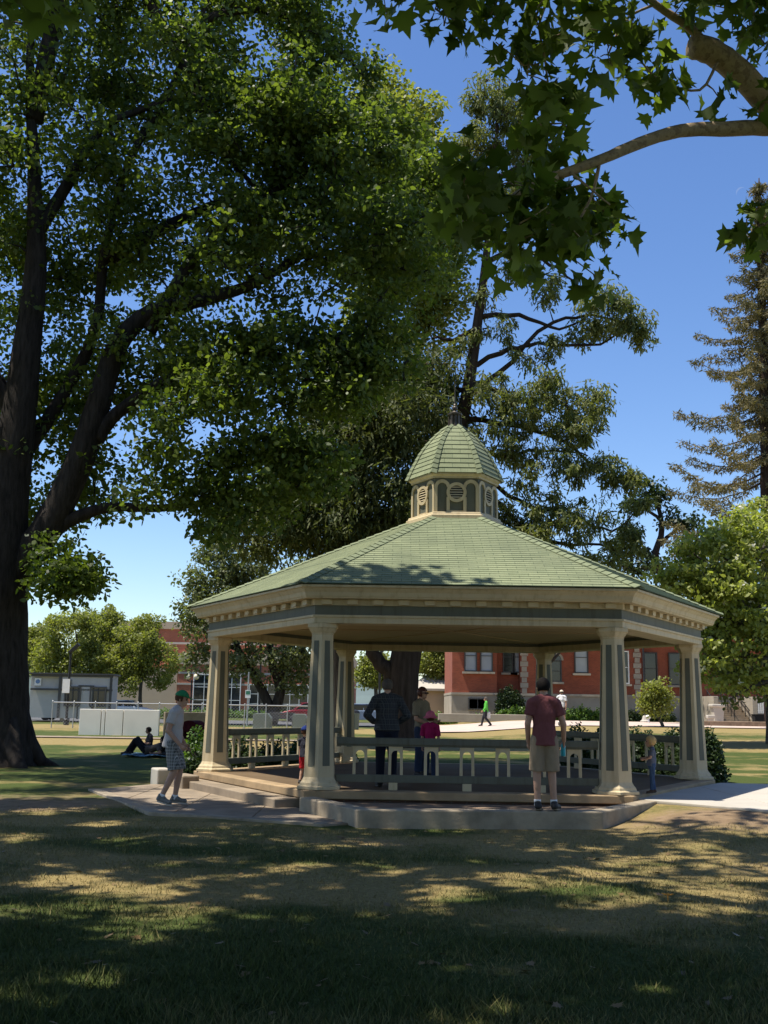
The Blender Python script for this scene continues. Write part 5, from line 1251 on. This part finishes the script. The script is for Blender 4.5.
def plaid(name, c0, c1, c2, n=34.):
    t = NT(name); c = t.n('ShaderNodeTexCoord'); sp = t.n('ShaderNodeSeparateXYZ'); t.l(c.outputs['Object'], sp.inputs[0])
    def band(src, freq, th):
        ad = src
        m1 = t.n('ShaderNodeMath', operation='MULTIPLY'); t.l(ad, m1.inputs[0]); m1.inputs[1].default_value = freq
        m2 = t.n('ShaderNodeMath', operation='FRACT'); t.l(m1.outputs[0], m2.inputs[0]); m3 = t.n('ShaderNodeMath', operation='LESS_THAN'); t.l(m2.outputs[0], m3.inputs[0]); m3.inputs[1].default_value = th; return m3.outputs[0]
    sm_ = t.n('ShaderNodeMath', operation='ADD'); t.l(sp.outputs[0], sm_.inputs[0]); t.l(sp.outputs[1], sm_.inputs[1])
    a = t.mix(band(sm_.outputs[0], n, .42), c0, c1); a = t.mix(band(sp.outputs[2], n*.8, .38), a, t.mix(.55, a, c1)); a = t.mix(band(sm_.outputs[0], n/2, .10), a, c2); a = t.mix(band(sp.outputs[2], n*.4, .09), a, c2)
    t.col(a); t.b.inputs['Roughness'].default_value = .9; return t.m
jean = cl('denim', (.03, .042, .075)); shoeg = mat('trainer_grey', (.16, .155, .14), .7, .4, 30); shoed = mat('shoe_dark', (.03, .028, .027), .6, .2, 9); sockw = cl('sock_white', (.75, .74, .72), .03)
hairk = mat('black_hair', (.012, .010, .009), .9, .3, 60, .5, 90, 0, .08); hairb = mat('brown_hair', (.08, .04, .022), .9, .3, 50, .5, 90, 0, .08); hairy = mat('blond_hair', (.50, .33, .14), .9, .25, 50, .4, 90, 0, .1); hairg = mat('grey_hair', (.10, .085, .07), .9, .25, 50, .4, 90, 0, .1)
# 1 man walking at the left
WALK = dict(pelvis=(0,-.01,.945), waist=(0,.01,1.07), chest=(0,.025,1.26), neck=(0,.05,1.455), head=(0,.105,1.595), shr=(.185,.03,1.39), shl=(-.185,.03,1.39), elr=(.23,-.03,1.12), ell=(-.23,.0,1.11), wrr=(.20,.15,.92), wrl=(-.19,.14,.90),
    knr=(.09,.10,.51), anr=(.10,-.06,.095), knl=(-.09,.09,.50), anl=(-.10,.07,.095))
p1 = gp(170, 807)
WALK.update(knr=(.09,.07,.51), anr=(.10,-.12,.11), tor=(.12,.02,.035), knl=(-.09,.10,.50), anl=(-.10,.04,.085))
tee = cl('grey_tee', (.44, .41, .39), .06)
pw, J, s = person('man in green cap, grey tee and checked shorts walking beside the gazebo', (p1.x, p1.y, .045), R_(-4), 1.76, WALK,
    dict(shirt=(tee, .62), hem=.75, trousers=(plaid('check_cloth', (.20, .20, .19), (.055, .06, .06), (.42, .42, .41), 52), .97), trouser_name='shorts', shoe=shoeg, sole=M['concw'], sock=sockw, sock_h=.12, hair=(hairb, .0), cap=mat('green_cap', (.012, .17, .055), .7, .1, 20)), vox=.010, nod=-.18)
# 2 man in maroon shirt on the kerb
p2 = at(545, 809, 14.98)
mar = cl('maroon_tee', (.165, .058, .058), .08); kh = cl('khaki', (.27, .205, .135), .1)
pm_, J2, s2 = person('man in maroon tee and khaki shorts standing on the kerb with his back turned', (p2.x, 14.98, .228), R_(92), 1.80,
    dict(wrr=(.285,.10,.91), elr=(.26,-.01,1.13), shr=(.165,-.01,1.40), shl=(-.165,-.01,1.40), wrl=(-.20,.10,.90), ell=(-.225,-.02,1.13), anr=(.12,-.01,.085), anl=(-.10,-.01,.085), tor=(.20,.11,.04), tol=(-.05,.14,.04), head=(.0,.035,1.61)),
    dict(shirt=(mar, .60), hem=.8, trousers=(kh, .98), trouser_name='shorts', shoe=shoed, sole=M['conc'], sock=sockw, sock_h=.14, hair=(hairk, .025)), vox=.010, nod=-.1, girth=.93)
# bottle hanging from his right hand
Wm = pm_.matrix_basis @ (J2['wrr']+Vector((.0, .05, -.10)))
b = MB(); b.lathe([(.0285, -.11), (.034, -.10), (.034, .02), (.026, .05), (.016, .065), (.016, .085), (.019, .086), (.019, .11), (.012, .115)], tuple(Wm), 14); tag(b.build('bottle', mat('turquoise_plastic', (.03, .34, .40), .3), smooth=True), 'small turquoise bottle held in the right hand of the man in maroon', 'bottle')
# 3 man in dark plaid shirt
p3 = at(386, 786, 18.0)
person('stout man in dark plaid shirt and jeans standing inside the gazebo, hands at his waist', (p3.x, 18.0, DZ+.002), R_(95), 1.76,
    dict(elr=(.34,-.06,1.15), ell=(-.34,-.06,1.15), wrr=(.20,.10,1.03), wrl=(-.20,.10,1.03), shr=(.20,-.01,1.40), shl=(-.20,-.01,1.40)),
    dict(shirt=(plaid('dark_plaid', (.018, .020, .024), (.035, .038, .042), (.07, .07, .065), 30), 1.95), hem=.35, trousers=(cl('dark_denim', (.014, .017, .028)), 1.96), shoe=shoed, hair=(hairg, .02)), vox=.012, girth=1.16)
# 4 woman with sunglasses and 5 girl in pink
p4 = at(421, 772, 20.6)
person('woman with red brown hair, sunglasses, khaki top and jeans inside the gazebo', (p4.x, 20.6, DZ+.002), R_(-35), 1.68,
    dict(wrr=(.16,.22,1.05), wrl=(-.14,.24,1.08), elr=(.23,.02,1.12), ell=(-.23,.03,1.12)),
    dict(shirt=(cl('khaki_top', (.20, .175, .125)), .8), trousers=(jean, 1.95), shoe=shoed, hair=(mat('red_hair', (.07, .02, .012), .5, .3, 50, .4, 80), .10), shades=True), vox=.013, girth=.9)
p5 = at(430, 775, 19.7)
person('girl in pink sun hat and magenta top standing in front of the woman', (p5.x, 19.7, DZ+.002), R_(75), 1.24, dict(elr=(.22,.02,1.13), ell=(-.22,.02,1.13)),
    dict(shirt=(cl('magenta_top', (.30, .015, .085)), .9), hem=1.0, trousers=(jean, 1.9), shoe=shoed, hair=(hairb, .07), sunhat=cl('pink_hat', (.55, .14, .22))), child=1.3, vox=.012, girth=.85)
# 6 boy in blue cap
p6 = at(304, 783, 18.3)
person('small boy in blue cap and red shorts half hidden behind the front left column', (p6.x, 18.3, DZ+.002), R_(60), .97, dict(elr=(.22,.04,1.15), ell=(-.22,.04,1.15), anl=(-.1,-.1,.09)),
    dict(shirt=(cl('navy_top', (.03, .03, .04)), .7), hem=.6, trousers=(cl('red_shorts', (.32, .015, .02)), 1.0), trouser_name='shorts', shoe=shoed, hair=(hairb, .0), cap=cl('blue_cap', (.015, .03, .13))), child=1.6, vox=.011)
# 7 toddler at the right
p7 = at(653, 791, 17.5)
person('blond toddler in grey blue tee and jeans standing by the front right column', (p7.x, 17.5, DZ+.002), R_(168), .92, dict(elr=(.21,.06,1.16), ell=(-.21,.06,1.16), wrr=(.16,.26,1.12), wrl=(-.16,.24,1.10), pelvis=(0,.03,.95), anl=(-.1,.04,.085), anr=(.1,-.05,.085)),
    dict(shirt=(cl('slate_tee', (.115, .125, .16)), .75), hem=.5, trousers=(cl('blue_jeans', (.05, .085, .16)), 1.93), shoe=mat('brown_boot', (.07, .04, .025), .7), hair=(hairy, .03)), child=1.6, vox=.010, girth=1.08)
# far people on the paving
def far(u, D, H, label, wear, head=0, pose=None, child=1.0, dz=.035):
    p = at(u, 725, D); return person(label, (p.x, D, float(gz(p.x, D))+dz), head, H, pose, wear, child, vox=.02)
STEP = dict(knr=(.09,.16,.52), anr=(.10,.26,.09), knl=(-.09,.03,.50), anl=(-.1,-.28,.12), tol=(-.1,-.16,.035), wrr=(.23,-.08,.90), wrl=(-.23,.2,.92), ell=(-.235,.02,1.12))
fg, Jg, sg_ = far(486, 66, 1.76, 'person in bright green jacket walking on the paving before the brick hall', dict(shirt=(cl('green_jacket', (.10, .42, .06)), 1.95), hem=.6, trousers=(cl('dark_trousers', (.03, .03, .035)), 1.95), shoe=shoed, hair=(hairg, .02)), R_(178), STEP)
b = MB(); Wp = fg.matrix_basis @ (Jg['wrr']+Vector((.02, .0, -.12))); b.bb(Wp+Vector((0, 0, -.12)), (.40, .16, .40), .05); b.tube([Wp+Vector((-.1, 0, .06)), Wp+Vector((0, 0, .2)), Wp+Vector((.1, 0, .06))], .012, 6); tag(b.build('shopping_bag', M['white']), 'white bag carried by the person in the green jacket', 'bag')
far(562, 58, 1.86, 'man in white shirt and dark shorts walking away behind the man in maroon', dict(shirt=(cl('white_shirt', (.72, .71, .70), .03), .7), hem=.5, trousers=(cl('grey_shorts', (.07, .065, .07)), .95), trouser_name='shorts', shoe=shoeg, sock=sockw, hair=(hairg, .0), cap=cl('cream_cap', (.6, .5, .38))), R_(70), STEP, dz=.04)
far(548.5, 62, 1.5, 'girl in white top and blue shorts walking beside the man in the white shirt', dict(shirt=(cl('white_top', (.70, .68, .68), .03), .3), hem=.2, trousers=(cl('pale_denim', (.20, .25, .36)), .6), trouser_name='shorts', shoe=shoeg, hair=(hairy, .10)), R_(100), STEP, child=1.12)
# picnickers on a blue blanket in the shade
pb = gp(146, 756); b = MB()
nx, ny = 14, 9
for i in range(nx):
    for j in range(ny):
        q_ = lambda a, c: (pb.x-.6+2.3*a/nx, pb.y-.5+1.3*c/ny, float(gz(pb.x, pb.y))+.04+.025*math.sin(a*1.3+c*.9)+.02*math.sin(c*2.1))
        b.face([q_(i, j), q_(i+1, j), q_(i+1, j+1), q_(i, j+1)])
bl = b.build('picnic_blanket', mat('blue_cloth', (.12, .22, .30), .9, .25, 5), smooth=True); md = bl.modifiers.new('s', 'SOLIDIFY'); md.thickness = .015; tag(bl, 'crumpled pale blue picnic blanket on the shaded lawn', 'blanket')
SIT = dict(pelvis=(0,0,.15), waist=(0,-.03,.28), chest=(0,-.05,.47), neck=(0,-.03,.67), head=(0,.02,.81), shr=(.185,-.05,.60), shl=(-.185,-.05,.60), elr=(.26,.02,.36), ell=(-.26,.02,.36), wrr=(.14,.25,.34), wrl=(-.14,.25,.34), hir=(.09,.02,.13), hil=(-.09,.02,.13), knr=(.14,.42,.42), knl=(-.14,.42,.42), anr=(.12,.62,.08), anl=(-.12,.62,.08))
LIE = dict(pelvis=(0,0,.14), waist=(0,-.12,.16), chest=(0,-.30,.22), neck=(0,-.47,.33), head=(0,-.54,.46), shr=(.185,-.42,.27), shl=(-.185,-.42,.27), elr=(.30,-.52,.07), ell=(-.30,-.52,.07), wrr=(.22,-.28,.05), wrl=(-.22,-.28,.05), hir=(.09,.04,.13), hil=(-.09,.04,.13), knr=(.10,.32,.50), knl=(-.10,.36,.46), anr=(.10,.55,.08), anl=(-.10,.62,.08))
dkc = cl('dark_cloth', (.02, .02, .024)); gzb = float(gz(pb.x, pb.y))+.05
person('person in dark clothes leaning back on the blanket with knees raised', (pb.x+.02, pb.y-.1, gzb), R_(180), 1.58, LIE, dict(shirt=(cl('tan_top', (.11, .09, .075)), .7), trousers=(dkc, 1.95), shoe=shoed, hair=(hairk, .05), skin=SKIN2), vox=.014)
person('person in black shirt sitting upright on the picnic blanket', (pb.x-.08, pb.y+.6, gzb), R_(205), 1.45, SIT, dict(shirt=(dkc, .8), trousers=(cl('dark_jeans', (.02, .025, .04)), 1.95), shoe=shoed, hair=(hairk, .02), skin=SKIN2), vox=.014)
person('dark haired person sitting at the right end of the blanket beside the walking man', (pb.x+1.05, pb.y+.1, gzb), R_(215), 1.55, SIT, dict(shirt=(cl('teal_top', (.05, .10, .13)), .8), trousers=(dkc, 1.95), shoe=shoed, hair=(hairk, .06), skin=SKIN2), vox=.014)
# pushchair behind the left shrub
p = at(193, 735, 31.5); z = float(gz(p.x, 31.5)); o = empty('pushchair', (p.x, 31.5, z), R_(-20), 'dark red hooded pushchair parked behind the bright shrub', 'pushchair')
redc = cl('dark_red_cloth', (.055, .008, .010)); b = MB(); prof = [(.36*math.cos(a), .36*math.sin(a)) for a in np.linspace(0, 2.6, 12)]
for (p0, p1_) in zip(prof[:-1], prof[1:]):
    for s_ in (1,): b.extr([(p0[0], -.26, .72+p0[1]), (p1_[0], -.26, .72+p1_[1]), (p1_[0]*.93, -.26, .72+p1_[1]*.93), (p0[0]*.93, -.26, .72+p0[1]*.93)], (0, .52, 0))
for yy in (-.27, .25): b.extr([(x, yy, .72+zz) for x, zz in prof]+[(0, yy, .70)], (0, .02, 0))
b.build('hood', redc, o); b = MB(); b.bb((.02, 0, .52), (.60, .46, .30), .08); b.bb((-.22, 0, .74), (.14, .44, .5), .05); b.build('seat', redc, o)
b = MB()
for yy in (-.26, .26): b.tube([(.42, yy, .12), (-.05, yy, .5), (-.52, yy, 1.02)], .018, 6); b.tube([(-.38, yy, .12), (.1, yy, .5)], .018, 6)
b.tube([(-.52, -.26, 1.02), (-.52, .26, 1.02)], .022, 6); b.build('frame', M['dark'], o)
for x in (.42, -.38):
    for yy in (-.29, .29):
        t = MB(); t.lathe([(.04, -.02), (.13, -.02), (.14, 0), (.13, .02), (.04, .02)], (0, 0, 0), 14); b = MB(); Mx = Matrix.Rotation(math.pi/2, 3, 'X'); b.add([Mx @ Vector(v)+Vector((x, yy, .12)) for v in t.v], t.f); b.build('wheel', M['black'], o)
p = at(210, 720, 33); z = float(gz(p.x, 33))

# ------------------------------------------------------------------ grass, fallen leaves, moon
def grass():
    N = 150000
    y = 5.2+(17-5.2)*rng.random(N)**1.5; x = (rng.random(N)*2-1)*(.42*y+.6)
    d, q = masks(x, y); keep_ = (rng.random(N) > q*1.05) & (rng.random(N) > d*.45)
    poly = [(-1.2, 16.9), (-.35, 14.75), (3.05, 15.0), (4.5, 17.3)]
    bad = ((y > 14.55+.08*(x+.2)) & (x > -1.3-0*(y)) & (x < 4.5) & (y > 14.6)) | ((x > 3.4) & (y > 14.9)) | ((y > 14.3) & (x < -.3) & (x > -3.4) & (y > 14.7-.43*(x+.7)-.35))
    keep_ &= ~bad; x = x[keep_]; y = y[keep_]; d = d[keep_]; n = len(x)
    z = gnear(x, y)-.002
    ln = (.026+.042*rng.random(n)**1.6)*(1-.45*d)*(.45+1.15*vnoise(x*3.2, y*3.2, 8)); a = rng.random(n)*6.283; lean = rng.normal(size=(n, 2))*.55
    wv = .0035+.0015*rng.random(n); B = np.stack([x, y, z], -1); sd = np.stack([np.cos(a), np.sin(a), 0*a], -1)*wv[:, None]
    T = B+np.stack([lean[:, 0]*ln, lean[:, 1]*ln, ln], -1); V = np.stack([B-sd, B+sd, T], 1).reshape(-1, 3)
    t = NT('grass_blade'); c = t.mix(t.attr('dryness'), (.062, .082, .020), (.27, .215, .088)); t.col(t.mix(1, c, t.ramp(t.attr('tone'), [(0, (.65, .65, .65)), (1, (1.3, 1.3, 1.3))]), 'MULTIPLY')); t.b.inputs['Roughness'].default_value = .7; t.b.inputs['Specular IOR Level'].default_value = .15
    dd = np.clip(d*1.3-.15+rng.normal(size=n)*.25, 0, 1)
    o = np_mesh('grass', V, 3, n, t.m, None, {'dryness': dd, 'tone': rng.random(n)}); tag(o, 'short mown grass blades on the lawn in front', 'grass', None, 'stuff')
grass()
NL = 260; fy_ = 5.6+8.8*rng.random(NL); fx = np.stack([(rng.random(NL)*2-1)*(.40*fy_), fy_, np.full(NL, .012)], -1); fx[:, 2] = gnear(fx[:, 0], fx[:, 1])+.02
o = leaves('fallen_leaves', fx, np.full((NL, 3), .01), 1, .062, STAR, LM['dry'], None, up=3.0); tag(o, 'dry brown leaves lying on the lawn', 'leaves', None, 'stuff')
p = gp(668, 902); p.z = float(gnear(p.x, p.y)); b = MB(); 
for k in range(5): a = k*1.257; b.extr([p+Vector((0, 0, .05)), p+Vector((.035*math.cos(a-.4), .035*math.sin(a-.4), .062)), p+Vector((.055*math.cos(a), .055*math.sin(a), .06)), p+Vector((.035*math.cos(a+.4), .035*math.sin(a+.4), .062))], (0, 0, .003))
b.tube([p, p+Vector((0, 0, .05))], .004, 5); tag(b.build('poppy', mat('orange_petal', (.75, .30, .02), .6)), 'single small orange flower in the grass at the right', 'flower')
# daytime moon: a glowing crescent stands in for its sunlit limb
mm = NT('moon_glow'); em = mm.n('ShaderNodeEmission'); em.inputs[0].default_value = (.135, .22, .43, 1); em.inputs[1].default_value = 1.0; mm.l(em.outputs[0], mm.out.inputs[0])
c = at(741, 192, 7000); r = 7000*5.2/F; b = MB(); fw = (c-Vector((0, 0, CH))).normalized(); rt = fw.cross(Vector((0, 0, 1))).normalized(); up = rt.cross(fw)
th = np.linspace(0, math.pi, 16); ro = R_(38)
out = [(math.cos(t), math.sin(t)) for t in th]+[(math.cos(t), math.sin(t)*.62) for t in th[::-1]][1:-1]
pts = [c+rt*(r*(x*math.cos(ro)-y*math.sin(ro)))+up*(r*(x*math.sin(ro)+y*math.cos(ro))) for x, y in out]
b.extr(pts, fw*r*.5); tag(b.build('moon', mm.m), 'faint pale crescent moon in the blue sky beside the spruce', 'moon')
